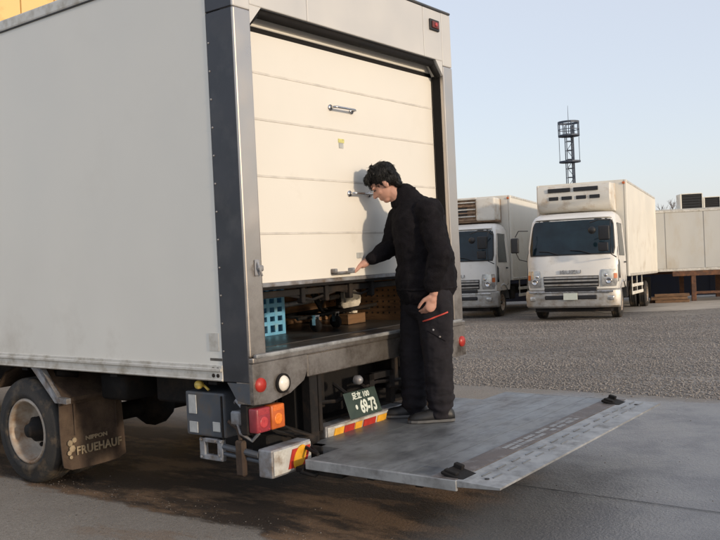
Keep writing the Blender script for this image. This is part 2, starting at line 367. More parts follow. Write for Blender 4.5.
# loose gravel, real stones near the truck, thinning out with distance
def stones(total, name, label, where, size):
    rng = np.random.default_rng(3)
    ib = bmesh.new(); bmesh.ops.create_icosphere(ib, subdivisions=1, radius=1); iv = np.array([v.co[:] for v in ib.verts]); 
    itf = np.array([[v.index for v in f.verts] for f in ib.faces]); ib.free()
    pts = []
    while len(pts) < total:
        p = where(rng)
        if p: pts.append(p)
    pts = np.array(pts); n = len(pts)
    s = size * (.45 + .8 * rng.random(n) ** 2) * (1 + .02 * (pts[:, 1] - 7)) ; sc = s[:, None] * (.6 + .8 * rng.random((n, 3))); sc[:, 2] *= .7
    ang = rng.random(n) * 6.283; c, si = np.cos(ang), np.sin(ang)
    V = iv[None] * (1 + .35 * (rng.random((n, len(iv), 1)) - .5)) * sc[:, None, :]
    X = V[..., 0] * c[:, None] - V[..., 1] * si[:, None]; Y = V[..., 0] * si[:, None] + V[..., 1] * c[:, None]
    V = np.stack([X, Y, V[..., 2]], -1) + pts[:, None, :] + np.array([0, 0, 1.])[None, None] * (s * .35)[:, None, None]
    F = itf[None] + (np.arange(n) * len(iv))[:, None, None]
    me = bpy.data.meshes.new(name); V = V.reshape(-1, 3); F = F.reshape(-1, 3)
    me.vertices.add(len(V)); me.vertices.foreach_set('co', V.ravel()); me.loops.add(F.size); me.loops.foreach_set('vertex_index', F.ravel().astype(np.int32))
    me.polygons.add(len(F)); me.polygons.foreach_set('loop_start', np.arange(0, F.size, 3, dtype=np.int32)); me.update(calc_edges=True)
    me.materials.append(MT['stone'] if size > .008 else MT['grit']); o = link(name, me); o['kind'] = 'stuff'
    tag(o, label, 'gravel')
def yard(rng):
    y = 7.2 + 13 * rng.random() ** 1.5; x = (.02 + .50 * rng.random()) * y
    a = (Vector((x, y, 0)) - TC).dot(RX)
    if a < 4.72 + .2 * rng.random() ** .5 or (a < 4.95 and rng.random() < .6): return None
    if rng.random() > .55 + .9 * (noise.noise(Vector((x * .5, y * .5, 0))) + .3): return None
    w_ = .25 * noise.noise(Vector((y * .35, a * .1, 4)))
    if any(abs(a + w_ - q) < .17 for q in (6.2, 7.9, 9.4, 11.1, 12.6)) and rng.random() > .45: return None
    return (x, y, gz(y))
def grit(rng):
    l = -3.5 + 6 * rng.random(); q = rng.random()
    a = (-.9 + 1.2 * rng.random()) if q < .4 else (rng.normal() * .10 + .05 if q < .8 else rng.random() * 4.5)
    p = tw(a, l); return (p.x, p.y, gz(p.y) + .005)
stones(52000, 'gravel', 'loose grey brown gravel covering the yard beyond the asphalt', yard, .0105)
stones(2600, 'loose_grit', 'small loose grit scattered on the asphalt round the truck', grit, .0042)

# ---------------------------------------------------------------- wheels
def wheel_meshes(Rt, Rr, wd):
    I = Matrix.Identity(4)
    b = B(); s = Rt - Rr
    prof = [(Rr, .02), (Rr + .012, .0), (Rr + .3 * s, -.012), (Rr + .34 * s, -.006), (Rr + .7 * s, .0), (Rr + .88 * s, .012), (Rt - .004, .028), (Rt, .045)]
    for k in range(1, 5):
        g = .045 + (wd - .09) * k / 5
        prof += [(Rt, g - .006), (Rt - .012, g - .004), (Rt - .012, g + .004), (Rt, g + .006)]
    prof += [(Rt, wd - .045), (Rt - .01, wd - .02), (Rr + .5 * s, wd), (Rr, wd - .02), (Rr, .02)]
    b.lathe(prof, I, 56); t = b.mesh('tyre', MT['tyre'], True)
    b = B(); d = wd * .62
    prof = [(Rr + .006, .012), (Rr - .004, .0), (Rr - .016, .002), (Rr - .02, .02), (Rr - .045, d * .55), (Rr - .055, d), (Rr * .55, d + .015), (Rr * .46, d - .01), (.001, d - .012)]
    b.lathe(prof, I, 48); r = b.mesh('rim', MT['rim'], True)
    b = B(); b.lathe([(Rr * .40, d), (Rr * .38, d - .06), (Rr * .25, d - .085), (Rr * .2, d - .12), (.001, d - .122)], I, 24); h = b.mesh('hub', MT['chassis'], True)
    b = B()
    for k in range(6):
        a = k * math.pi / 3; c = (Rr * .50 * math.cos(a), Rr * .50 * math.sin(a))
        b.lathe([(.016, d + .005), (.016, d - .022), (.009, d - .03), (.001, d - .03)], Matrix.Translation((c[0], c[1], 0)), 6)
    nn = b.mesh('wheel_nuts', MT['chassis'])
    return t, r, h, nn
def wheel(parent, ms, loc, outward):
    """outward: +-1, direction of the outer face along parent's x"""
    t = link('wheel', None, parent); t.location = loc; t.rotation_euler = (0, R(-90 if outward > 0 else 90), 0)
    for nm, me in zip(('tyre', 'rim', 'hub', 'wheel_nuts'), ms): link(nm, me, t)
    return t
WM = wheel_meshes(.372, .226, .215)
WM2 = wheel_meshes(.40, .225, .23)

# ---------------------------------------------------------------- truck cab (front at y = 0 looking towards -y)
MXR = Matrix.Rotation(R(90), 4, 'X')
def build_cab(parent, white='cabwhite', lettering=True):
    secs = [(.74, 1.07, .06), (.95, 1.09, .03), (1.25, 1.09, .045), (1.50, 1.085, .08), (1.62, 1.08, .11), (1.9, 1.06, .19), (2.2, 1.035, .30), (2.42, 1.01, .39), (2.53, .97, .52), (2.61, .89, .74), (2.63, .80, 1.0)]
    back = 1.66
    def yf(z):
        for (z0, h0, y0), (z1, h1, y1) in zip(secs, secs[1:]):
            if z <= z1: q = (z - z0) / (z1 - z0); return y0 + (y1 - y0) * q, h0 + (h1 - h0) * q
        return secs[-1][2], secs[-1][1]
    def fp(u, z, off=0):          # u in -1..1 across the front
        y, h = yf(z); x = u * h; yy = y + .20 * abs(u) ** 5
        return Vector((x + off * u * .4, yy - off, z))
    def sp(y, z, side, off=0):
        _, h = yf(z); return Vector((side * (h + off), y, z))
    US = [-1, -.97, -.9, -.75, -.5, -.25, 0, .25, .5, .75, .9, .97, 1]
    rings = []
    for z, h, y in secs:
        bk = back - (0 if z < 2.4 else (z - 2.4) * .8)
        rings.append([fp(u, z) for u in US] + [Vector((h, y + .35, z)), Vector((h, .5 * (y + bk) + .1, z)), Vector((h - .01, bk, z)), Vector((-h + .01, bk, z)), Vector((-h, .5 * (y + bk) + .1, z)), Vector((-h, y + .35, z))])
    b = B(); b.loft(rings); cab = b.obj('cab', white, parent, True)
    e = cab.modifiers.new('e', 'EDGE_SPLIT'); e.split_angle = R(38)
    def patch(name, m, u0, u1, z0, z1, off, nu=14, nz=6, rc=.0, par=cab, bow=0):
        b = B(); rg = []
        for i in range(nz + 1):
            q = i / nz; z = z0 + (z1 - z0) * q; row = []
            cut = rc * (1 - min(1, min(q, 1 - q) * nz / 1.0)) if rc else 0
            for k in range(nu + 1):
                u = u0 + cut + (u1 - u0 - 2 * cut) * k / nu
                row.append(fp(u, z + bow * (1 - u * u), off))
            rg.append(row)
        inner = [[p + Vector((0, off + .004, 0)) for p in r] for r in rg]
        b.loft(rg, closed=False, cap=False)
        rim = lambda g: g[0] + [r[-1] for r in g[1:-1]] + g[-1][::-1] + [r[0] for r in g[1:-1]][::-1]
        b.loft([rim(rg), rim(inner)], cap=False)
        return b.obj(name, m, par, True)
    patch('windscreen_rubber', 'frame', -.95, .95, 1.56, 2.44, .010, rc=.03)
    patch('windscreen', 'glass', -.925, .925, 1.59, 2.41, .018, rc=.03)
    patch('sun_visor_edge', white, -.9, .9, 2.46, 2.52, .05)
    # front grille: dark opening with chrome bars
    patch('grille', 'black', -.60, .60, .80, 1.06, .012)
    for z in (.83, .925, 1.0):
        patch('grille_bar', 'silver', -.58, .58, z, z + .042, .045, nz=1)
    for s in (-1, 1):
        patch('headlamp', 'lampglass', min(s * .66, s * .97), max(s * .66, s * .97), .80, 1.20, .022, nu=6, nz=4, rc=.02)
        b = B(); c = fp(s * .80, .93, .03); b.lathe([(.075, 0), (.07, .012), (.055, .014), (.05, .004), (.001, .008)], Matrix.Translation(c) @ MXR, 18); b.obj('headlamp_bulb', 'chrome', cab, True)
        b = B(); c = fp(s * .74, 1.06, .03); b.lathe([(.04, 0), (.036, .012), (.001, .014)], Matrix.Translation(c) @ MXR, 14); b.obj('headlamp_bulb', 'chrome', cab, True)
        patch('indicator', 'orangelens', min(s * .90, s * .965), max(s * .90, s * .965), .98, 1.1, .028, nu=3, nz=2)
        # wiper, mirror arm and mirrors
        b = B(); p = fp(.1 + s * .35, 1.58, .03); q = fp(s * .35 - .35, 1.68, .035); b.tube([p, (p + q) / 2 + Vector((0, -.01, .03)), q], .012, 6); b.obj('wiper', 'black', cab)
        # side glass, door seam, handle
        b = B(); f0 = .36; prs = [(f0 + .10, 1.52), (1.32, 1.52), (1.32, 2.32), (f0 + .34, 2.32), (f0 + .12, 1.7)]
        b.loft([[sp(y, z, s, -.01) for y, z in prs], [sp(y, z, s, .012) for y, z in prs]]); b.obj('side_window', 'glass', cab)
        b = B(); prs = [(.28, .98), (.45, .98), (.45, 1.36), (.33, 1.42)]
        b.loft([[sp(y, z, s, -.01) for y, z in prs], [sp(y, z, s, .012) for y, z in prs]]); b.obj('lower_window', 'glass', cab)
        b = B()
        for pa, pb in (((.22, .9), (.24, 1.5)), ((.24, 1.5), (.60, 2.30)), ((.6, 2.3), (1.40, 2.32)), ((1.40, 2.32), (1.42, .9)), ((1.42, .9), (1.2, .86))):
            b.tube([sp(*pa, s, .001), sp(*pb, s, .001)], .006, 5)
        b.obj('door_seam', 'frame', cab)
        b = B(); c = sp(1.28, 1.36, s, .02); b.box(c - Vector((.012, .08, .02)), c + Vector((.012, .08, .02)), .008); b.obj('door_handle', 'black', cab)
        # dark air duct on the cab corner below the side glass
        b = B(); b.box((s * 1.06 - .03, .30, .42), (s * 1.06 + .03, .42, .72)); b.box((s * 1.04 - .06, .3, .40), (s * 1.04 + .06, .6, .44), .01); b.obj('step', 'grey', cab)
        # arch over the wheel
        b = B(); arc = []
        for k in range(9):
            t = math.pi * k / 8; arc.append((.92 + .52 * math.cos(t), .50 + .45 * math.sin(t)))
        b.loft([[(s * .80, y, z) for y, z in arc], [(s * 1.09, y, z) for y, z in arc], [(s * 1.10, y, z - .05) for y, z in arc]], closed=False, cap=False); b.obj('wheel_arch', 'silver', cab, True)
    # mirrors: a tall one outboard on the kerb side, two dark ones hung before the glass on the other
    b = B(); b.tube([(-1.04, .2, 2.2), (-1.22, -.02, 2.2), (-1.3, -.05, 2.05)], .013, 6); b.tube([(-1.07, .15, 1.45), (-1.22, -.02, 1.5), (-1.3, -.05, 1.7)], .013, 6); b.obj('mirror_arm', 'black', cab)
    b = B(); b.box((-1.41, -.10, 1.66), (-1.21, -.02, 2.03), .035, seg=3); b.obj('mirror', 'black', cab, True)
    b = B(); b.tube([(.98, .3, 2.28), (.98, -.02, 2.36), (.75, -.28, 2.36), (.55, -.30, 2.30)], .016, 8); b.tube([(.98, -.02, 2.36), (1.0, -.22, 2.2), (1.0, -.22, 1.55), (1.06, .12, 1.48)], .014, 6); b.obj('mirror_arm', 'black', cab)
    b = B(); b.box((.74, -.30, 1.88), (.99, -.22, 2.22), .035, seg=3); b.obj('mirror', 'black', cab, True)
    b = B(); b.box((.72, -.29, 1.62), (.95, -.22, 1.83), .03, seg=3); b.obj('mirror', 'black', cab, True)
    b = B(); b.lathe([(.001, -.02), (.07, -.01), (.09, .02), (.06, .05), (.001, .055)], Matrix.Translation((.60, -.30, 2.12)) @ Matrix.Rotation(R(90), 4, 'X'), 16); b.obj('mirror', 'black', cab, True)
    if lettering: 
        text('lettering', 'ISUZU', .125, Matrix.Translation((0, .018, 1.155)) @ Matrix.Rotation(R(90), 4, 'X'), 'lettergrey', cab, .012, 1.45, 1.05)
    # bumper with a dark slot, fog lamps and number plate
    rg = []
    for z, o in ((.30, .04), (.34, .0), (.58, -.02), (.70, .0), (.73, .05)):
        rg.append([Vector((u * (1.12 - o * .6), -.04 + o + .22 * abs(u) ** 6, z)) for u in US] + [Vector((1.12 - o * .6, .40, z)), Vector((-1.12 + o * .6, .40, z))])
    b = B(); b.loft(rg); bump = b.obj('bumper', 'silver', cab, True); e = bump.modifiers.new('e', 'EDGE_SPLIT'); e.split_angle = R(40)
    b = B(); b.box((-.62, -.075, .50), (.62, -.02, .60), .02); b.obj('bumper_slot', 'black', cab); b = B(); b.box((-1.0, -.068, .655), (1.0, -.02, .70), .008); b.obj('bumper_lip', 'chrome', cab)
    b = B(); b.box((-.62, -.07, .70), (.62, .0, .79), .01); b.obj('lower_grille', 'black', cab)
    for s in (-1, 1):
        b = B(); b.box((s * .90 - .1, -.065 + .05, .47), (s * .90 + .1, .1, .58), .025, seg=2); b.obj('fog_lamp', 'lampglass', cab, True)
    b = B(); b.box((-.165, -.10, .49), (.165, -.078, .655), .004); b.obj('number_plate', 'platech', cab)
    b = B(); b.box((-.9, .12, .20), (.9, .5, .32)); b.box((-.45, .3, .35), (.45, 1.6, .74)); b.obj('cab_underside', 'chassis', cab)
    return cab

# ---------------------------------------------------------------- the main truck, standing with its tail to the camera
T = thing('box_truck', 'large white box truck with half open cream rear door, nearest the camera', 'truck', TC, (0, 0, TROT))
W = 2.30; LB = 6.3; ZB = .83; ZT = 3.24; Z0 = .97
# side walls, roof, front wall, inner lining (hollow box)
b = B(); b.box((0.0, .205, ZB + .09), (.035, LB, ZT - .07)); b.obj('side_wall', 'panel', T)
b = B(); b.box((W - .035, .205, ZB + .09), (W, LB, ZT - .07)); b.obj('side_wall', 'panel', T)
b = B(); b.box((.036, LB - .06, ZB), (W - .036, LB, ZT - .071)); b.obj('front_wall', 'panel', T)
b = B(); b.box((.036, .16, ZT - .068), (W - .036, LB - .03, ZT - .012)); b.obj('roof', 'panel', T)
for x0, x1 in ((-.008, .05), (W - .05, W + .008)):
    b = B(); b.box((x0, .205, ZT - .075), (x1, LB, ZT), .012, seg=2); b.obj('roof_rail', 'trim', T)
    b = B(); xo = x0 if x0 < 1 else x1; s = -1 if x0 < 1 else 1
    b.box((x0, .2, ZB), (x1, LB, ZB + .092), .003); b.box((min(xo, xo + s * .012), .2, ZB + .055), (max(xo, xo + s * .012), LB, ZB + .075), .004)
    b.box((min(xo, xo + s * .008), .2, ZB + .004), (max(xo, xo + s * .008), LB, ZB + .014), .003); b.obj('bottom_rail', 'trim', T)
b = B(); b.box((-.0095, .208, ZT - .083), (-.001, LB, ZT - .0765)); b.obj('roof_seal', 'frame', T)
b = B()
for i in range(2):
    for j in range(2):
        b.lathe([(.011, 0), (.011, .004), (.001, .005)], Matrix.Translation((-.008, .235 + i * .036, ZB + .032 + j * .036)) @ Matrix.Rotation(R(-90), 4, 'Y'), 10)
b.obj('bolt', 'chassis', T)
b = B(); b.box((-.003, .225, 1.0), (.0, .30, 1.10)); b.obj('faded_sticker', 'trim', T)
b = B(); b.box((.04, .3, Z0 - .06), (W - .04, LB - .07, Z0), 0); b.obj('cargo_floor', 'floor', T)
for x0, x1, m in ((.036, .07, 'innerwall'), (W - .07, W - .036, 'ply')):
    b = B(); b.box((x0, .3, Z0 + .001), (x1, LB - .07, ZT - .075)); b.obj('inner_wall', m, T)
b = B(); b.box((.071, LB - .1, Z0 + .001), (W - .071, LB - .065, ZT - .08)); b.obj('inner_front_wall', 'ply', T)
# perforated lining on the right-hand inside wall: rows of dark holes
b = B()
for i in range(26):
    for j in range(9):
        c = (W - .0712, .34 + i * .055, Z0 + .06 + j * .045)
        b.lathe([(.008, 0), (.001, .0012)], Matrix.Translation(c) @ Matrix.Rotation(R(-90), 4, 'Y'), 8)
pf = b.obj('perforation', 'black', T); pf['kind'] = 'stuff'
# corner bands down the sides (dark stainless) with rivets
for s, x in ((-1, 0), (1, W)):
    xo = x + s * .004; xi = x - s * .03
    b = B(); b.box((min(xo, xi), .0, ZB + .0), (max(xo, xi), .202, 2.87), .004); bd = b.obj('corner_band', 'band', T)
    b = B(); b.box((min(xo, xi), .0, 2.874), (max(xo, xi), .202, ZT + .02), .004); b.obj('corner_cap', 'band', T)
    b = B(); pts = [(.0, ZB - .004), (.17, ZB - .004), (.15, ZB - .03), (.10, .73), (.0, .715)]
    b.prism(pts, min(xo, xi), max(xo, xi), 0); b.obj('corner_foot', 'greybox', T)
    b = B()
    for k in range(12): b.lathe([(.006, 0), (.005, .003), (.001, .004)], Matrix.Translation((xo, .186, 1.0 + k * .155)) @ Matrix.Rotation(R(-90 if s < 0 else 90), 4, 'Y'), 8)
    b.obj('rivet', 'steel', bd)
# rear frame posts, header, chamfers
for s in (-1, 1):
    x0, x1 = (-.002, .128) if s < 0 else (W - .128, W + .002)
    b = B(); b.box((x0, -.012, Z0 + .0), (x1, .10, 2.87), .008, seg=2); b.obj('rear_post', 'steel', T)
    b = B(); b.box((x0, -.012, 2.873), (x1, .10, ZT + .025), .008, seg=2); b.obj('corner_casting', 'header', T)
    xi = x1 if s < 0 else x0
    b = B(); pts = [(xi + .001 * -s, 2.80), (xi + .001 * -s, 2.95), (xi - s * .095, 2.95), (xi - s * .095, 2.905)]
    b.prism(pts, -.008, .09, 1); b.obj('frame_gusset', 'header', T)
    # door guide channel and dark rubber gasket
    g0, g1 = (xi, xi + .004) if s < 0 else (xi - .004, xi)
    b = B(); b.box((min(g0, g1), .02, Z0), (max(g0, g1), .088, 2.87)); b.obj('door_gasket', 'rubber', T)
HX = [(.129, .62), (.6225, 1.92), (1.9225, W - .129)]
for i, (x0, x1) in enumerate(HX):
    b = B(); b.box((x0, -.012, 2.905), (x1, .10, ZT + .022), .006, seg=2); b.obj('header_panel', 'header', T)
b = B(); b.box((.0, -.02, ZT + .026), (W, .12, ZT + .044), .006); b.obj('rain_gutter', 'greybox', T)
b = B(); b.tube([(.22, .035, 2.885), (W - .22, .035, 2.885)], .028, 10); b.tube([(.135, .035, 2.80), (.225, .035, 2.885)], .024, 8); b.tube([(W - .135, .035, 2.80), (W - .225, .035, 2.885)], .024, 8); b.obj('roller_seal', 'rubber', T, True)
# marker lamp in the top right corner
b = B(); b.box((2.0, -.026, 3.11), (2.125, -.01, 3.19), .004); ml = b.obj('marker_lamp', 'black', T)
b = B(); b.box((2.018, -.034, 3.125), (2.107, -.024, 3.175), .006, seg=2); b.obj('lens', 'darkred', ml); b = B(); b.ico((2.065, -.036, 3.15), .016, 2, (1, .4, 1)); b.obj('bulb', 'redlens2', ml, True)
# sectional door: five panels with seams between, raised half a metre
DZ = [2.80, 2.57, 2.305, 1.98, 1.65, 1.36]
DX0, DX1 = .135, W - .135
for z1, z0 in zip(DZ, DZ[1:]):
    b = B(); b.box((DX0, .094, z0 + .003), (DX1, .134, z1 - .003), .003, seg=2); b.obj('door_panel', 'door', T)
for z in DZ[1:-1]:
    b = B(); b.box((DX0 + .002, .0915, z - .010), (DX1 - .002, .125, z + .004), .002); b.obj('panel_seam', 'seam', T)
b = B(); b.box((DX0, .096, 2.83), (DX1, .14, 2.92), .004); b.obj('door_top_rail', 'door', T)
b = B(); b.box((DX0, .11, 2.79), (DX1, .16, 2.84)); b.obj('top_gap', 'rubber', T)
b = B(); b.box((DX0, .088, 1.338), (DX1, .14, 1.362), .004); b.obj('bottom_rail', 'grey', T); b = B(); b.box((DX0, .10, 1.32), (DX1, .125, 1.342), .004); b.obj('bottom_seal', 'rubber', T)
def grab(x0, x1, z, m='chrome'):
    b = B(); b.tube([(x0, .092, z), (x0, .055, z), (x0 + .02, .045, z), (x1 - .02, .045, z), (x1, .055, z), (x1, .092, z)], .008, 8)
    for x in (x0, x1): b.lathe([(.02, .093), (.02, .086), (.001, .085)], Matrix.Translation((x, 0, z)) @ Matrix.Rotation(R(-90), 4, 'X') , 12)
    b.obj('door_handle', m, T, True)
grab(.93, 1.15, 2.44); grab(1.09, 1.31, 1.90)
b = B(); b.box((1.0, .0905, 2.225), (1.06, .0945, 2.25)); b.obj('sticker', 'stickergreen', T)
b = B(); b.box((1.005, .0905, 2.19), (1.05, .0945, 2.223)); b.obj('sticker', 'paper', T)
b = B(); b.box((1.14, .089, 1.478), (1.22, .0945, 1.515), .001); b.obj('sticker', 'paper', T)
b = B(); b.box((.86, .05, 1.385), (1.06, .092, 1.40), .004); b.box((.86, .05, 1.385), (.88, .092, 1.42), .004); b.box((1.04, .05, 1.385), (1.06, .092, 1.42), .004); b.obj('pull_handle', 'grey', T)
# bits hanging under the door: rail, latch hooks, cable
b = B(); b.box((.3, .15, 1.27), (1.9, .19, 1.31), .004)
for x in (.62, .85, 1.1, 1.34, 1.7): b.box((x, .13, 1.22), (x + .035, .18, 1.34), .006)
b.tube([(.5, .16, 1.28), (.75, .16, 1.235), (1.0, .16, 1.28), (1.25, .16, 1.24), (1.5, .16, 1.29)], .009, 6); b.obj('door_latch_bar', 'chassis', T)
# latch on the left post
b = B(); b.box((.065, -.022, 1.41), (.10, -.0115, 1.50), .004); b.box((.085, -.038, 1.435), (.118, -.018, 1.468), .006); b.tube([(.08, -.024, 1.485), (.073, -.042, 1.455), (.095, -.04, 1.41)], .0065, 6); b.obj('latch', 'grey', T)
# sill and the lamp housing that steps down at its left end
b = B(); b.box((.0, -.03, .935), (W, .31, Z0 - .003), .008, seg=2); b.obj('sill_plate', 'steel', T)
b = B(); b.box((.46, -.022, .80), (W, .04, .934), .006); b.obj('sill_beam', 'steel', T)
b = B(); b.box((.02, -.04, .962), (W - .05, -.012, .985), .008, seg=2); b.obj('sill_lip', 'decklight', T)
for s in (-1, 1):
    pts = [(-.001, .712), (.13, .705), (.30, .735), (.42, .79), (.457, .85), (.457, .934), (-.001, .934)]
    if s > 0: pts = [(W - x, z) for x, z in pts][::-1]
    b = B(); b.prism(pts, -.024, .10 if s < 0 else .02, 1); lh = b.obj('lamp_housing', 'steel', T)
    fx = (lambda x: x) if s < 0 else (lambda x: W - x)
    b = B(); b.lathe([(.040, -.0), (.038, .012), (.001, .016)], Matrix.Translation((fx(.055), -.023, .815)) @ Matrix.Rotation(R(90), 4, 'X'), 24); b.obj('round_reflector', 'refred', lh, True)
    if s > 0: fr = lambda x: 1.65
    else: fr = fx
    b = B(); b.lathe([(.055, -.0), (.055, .018), (.046, .02), (.046, .01)], Matrix.Translation((fr(.23), -.023, (.80 if s < 0 else .86))) @ Matrix.Rotation(R(90), 4, 'X'), 28); b.obj('lamp_ring', 'rubber', lh, True)
    b = B(); b.lathe([(.046, .008), (.040, .022), (.02, .03), (.001, .032)], Matrix.Translation((fr(.23), -.023, (.80 if s < 0 else .86))) @ Matrix.Rotation(R(90), 4, 'X'), 24); b.obj('reversing_lamp', 'whitelens', lh, True)
    # tail lamp cluster
    dI = 0 if s < 0 else .34
    xs = sorted((fx(dI + .005), fx(dI + .115))); b = B(); b.box((xs[0], -.035, .555), (xs[1], .03, .69), .010, seg=2); tl = b.obj('tail_lamp', 'redlens', T, True); xm = sum(xs) / 2
    b = B(); b.lathe([(.032, .0), (.032, .002), (.026, .003), (.001, .002)], Matrix.Translation((xm, -.0345, .61)) @ Matrix.Rotation(R(90), 4, 'X'), 24); b.obj('bulb_area', 'redlens2', tl, True)
    b = B()
    for k in range(5): b.box((xs[0] + .014, -.0365, .655 + k * .007), (xs[1] - .014, -.034, .658 + k * .007))
    for q in (xs[0] + .018, xs[1] - .018): b.lathe([(.005, 0), (.004, .003), (.001, .003)], Matrix.Translation((q, -.035, .568)) @ Matrix.Rotation(R(90), 4, 'X'), 8)
    rb = b.obj('lens_rib', 'redlens2', tl); rb['kind'] = 'stuff'
    xs = sorted((fx(dI + .122), fx(dI + .232))); b = B(); b.box((xs[0], -.035, .555), (xs[1], .03, .69), .010, seg=2); tl = b.obj('turn_lamp', 'orangelens', T, True); xm = sum(xs) / 2
    b = B(); b.lathe([(.032, .0), (.032, .002), (.026, .003), (.001, .002)], Matrix.Translation((xm, -.0345, .61)) @ Matrix.Rotation(R(90), 4, 'X'), 24); b.obj('bulb_area', 'orangelens2', tl, True)
    b = B()
    for k in range(5): b.box((xs[0] + .014, -.0365, .659 + k * .006), (xs[1] - .014, -.034, .6615 + k * .006))
    rb = b.obj('lens_rib', 'orangelens2', tl); rb['kind'] = 'stuff'
    xs = sorted((fx(dI), fx(dI + .23))); b = B(); b.box((xs[0], .031, .54), (xs[1], .09, .71), .008); b.tube([(fx(.2), .1, .56), (fx(.3), .1, .50), (fx(.42), .08, .46)], .012, 6); b.tube([(fx(.27), .05, .56), (fx(.36), .02, .50), (fx(.5), .0, .44)], .007, 6); b.obj('lamp_bracket', 'chassis', T)
# rear bumper pieces with slanting red and yellow reflectors
def bumper(x0, x1, stripes, yo=0):
    b = B(); b.box((x0, -.10, .31), (x1, .0, .465), .01, seg=2); bp = b.obj('bumper', 'grey', T)
    b = B(); b.box((x0 + .012, -.108, .322), (x1 - .008, -.099, .455), .003); b.obj('bumper_face', 'refwhite', bp)
    for a, c, m in stripes:
        b = B(); dx = .04; pts = [(a, .338), (c, .338), (c + dx, .440), (a + dx, .440)]
        if m == 'oval':
            pts = [(a + .052 * math.cos(t) * math.cos(.5) + .066 * math.sin(t) * math.sin(.5), .389 - .052 * math.cos(t) * math.sin(.5) * .4 + .062 * math.sin(t)) for t in [2 * math.pi * k / 20 for k in range(20)]]
            b.prism(pts, -.117, -.1095, 1); b.obj('reflector', 'refyellow', bp); continue
        b.prism(pts, -.114, -.107, 1); b.obj('reflector', m, bp)
    bp.location = (0, yo, 0)
bumper(.035, .365, [(.155, .305, 'refred'), (.25, 0, 'oval')])
bumper(.66, 1.50, [(.70, .79, 'refyellow'), (.80, .90, 'refred'), (.91, .98, 'refyellow'), (1.0, 1.13, 'refred'), (1.15, 1.25, 'refyellow'), (1.27, 1.4, 'refred')], .13)
bumper(1.52, 1.92, [(1.55, 1.63, 'refred'), (1.65, 1.73, 'refyellow'), (1.75, 1.83, 'refred')], .13)
# number plate, tilted up at the foot
Mp = Matrix.Translation((.925, -.06, .575)) @ Matrix.Rotation(R(-19), 4, 'X')
b = B(); b.box((-.165, -.006, -.0825), (.165, .0, .0825), .003, M=Mp); pl = b.obj('number_plate', 'plate', T)
b = B(); b.box((-.12, .002, -.05), (.12, .02, .06), M=Mp); b.tube([(.82, -.03, .64), (.82, .08, .70)], .012, 6); b.tube([(1.03, -.03, .64), (1.03, .08, .70)], .012, 6); b.obj('plate_bracket', 'chassis', T)
MX = Matrix.Rotation(R(90), 4, 'X')
text('plate_number', '・69-73', .112, Mp @ Matrix.Translation((.004, -.0075, -.027)) @ MX, 'platech', pl, .0012, .72, .88, bold=.0035)
text('plate_region', '足立 100', .047, Mp @ Matrix.Translation((-.005, -.0075, .048)) @ MX, 'platech', pl, .0012, 1.0, bold=.0012)
b = B(); b.lathe([(.028, 0), (.03, .03), (.02, .045), (.001, .05)], Matrix.Translation((.93, -.01, .715)) @ Matrix.Rotation(R(90), 4, 'X'), 16); b.obj('plate_lamp', 'grey', T, True)
# chassis, lift mechanism under the tail
for x in (.70, 1.52):
    b = B(); b.box((x, .12, .56), (x + .08, LB + 1.3, .80), .006); b.obj('chassis_rail', 'chassis', T)
b = B()
for y in (.3, 1.2, 2.2, 3.2, 4.2, 5.2): b.box((.04, y, .80), (W - .04, y + .07, ZB + .02)); b.box((.78, y, .6), (1.52, y + .06, .76))
b.obj('cross_member', 'chassis', T)
b = B(); b.box((.06, .14, .83), (W - .06, LB - .1, .905)); b.obj('floor_underside', 'chassis', T)
b = B(); b.box((.50, -.0, .30), (.57, .07, .93), .006); b.box((.60, .02, .45), (.63, .09, .80), .004); b.obj('lift_post', 'chassis', T)
b = B(); b.box((W - .57, 0, .30), (W - .50, .07, .80), .006); b.obj('lift_post', 'chassis', T)
b = B(); b.box((.25, .13, .36), (W - .25, .26, .48), .01); b.obj('lift_beam', 'chassis', T)
for x in (.46, W - .52):
    b = B(); b.box((x, -.10, .33), (x + .06, .9, .40), .006, M=Matrix.Translation((0, 0, .0))); b.tube([(x + .03, -.02, .42), (x + .03, .8, .56)], .035, 12); b.obj('lift_arm', 'chassis', T, True)
b = B(); b.box((1.12, .02, .50), (1.17, .06, .72)); b.box((1.35, .02, .50), (1.40, .06, .72)); b.box((1.12, .02, .68), (1.4, .06, .72)); b.tube([(.62, .05, .62), (.8, .04, .60), (1.2, .03, .66), (1.9, .05, .6)], .012, 6)
b.tube([(1.3, .0, .62), (1.6, -.03, .56), (1.95, .02, .62)], .013, 6); b.obj('wiring_harness', 'chassis', T)
b = B(); b.box((1.3, .3, .38), (2.0, 1.2, .80), .02); b.obj('fuel_tank', 'chassis', T)
b = B(); b.box((.50, .12, .34), (.74, .24, .92), .01); b.obj('lift_motor_housing', 'rubber', T)
b = B(); b.box((.50, .27, .46), (1.85, .29, .83), .004); b.obj('undersill_shade_sheet', 'rubber', T)  # added black sheet: paints in the deep shade below the sill, blocks sun
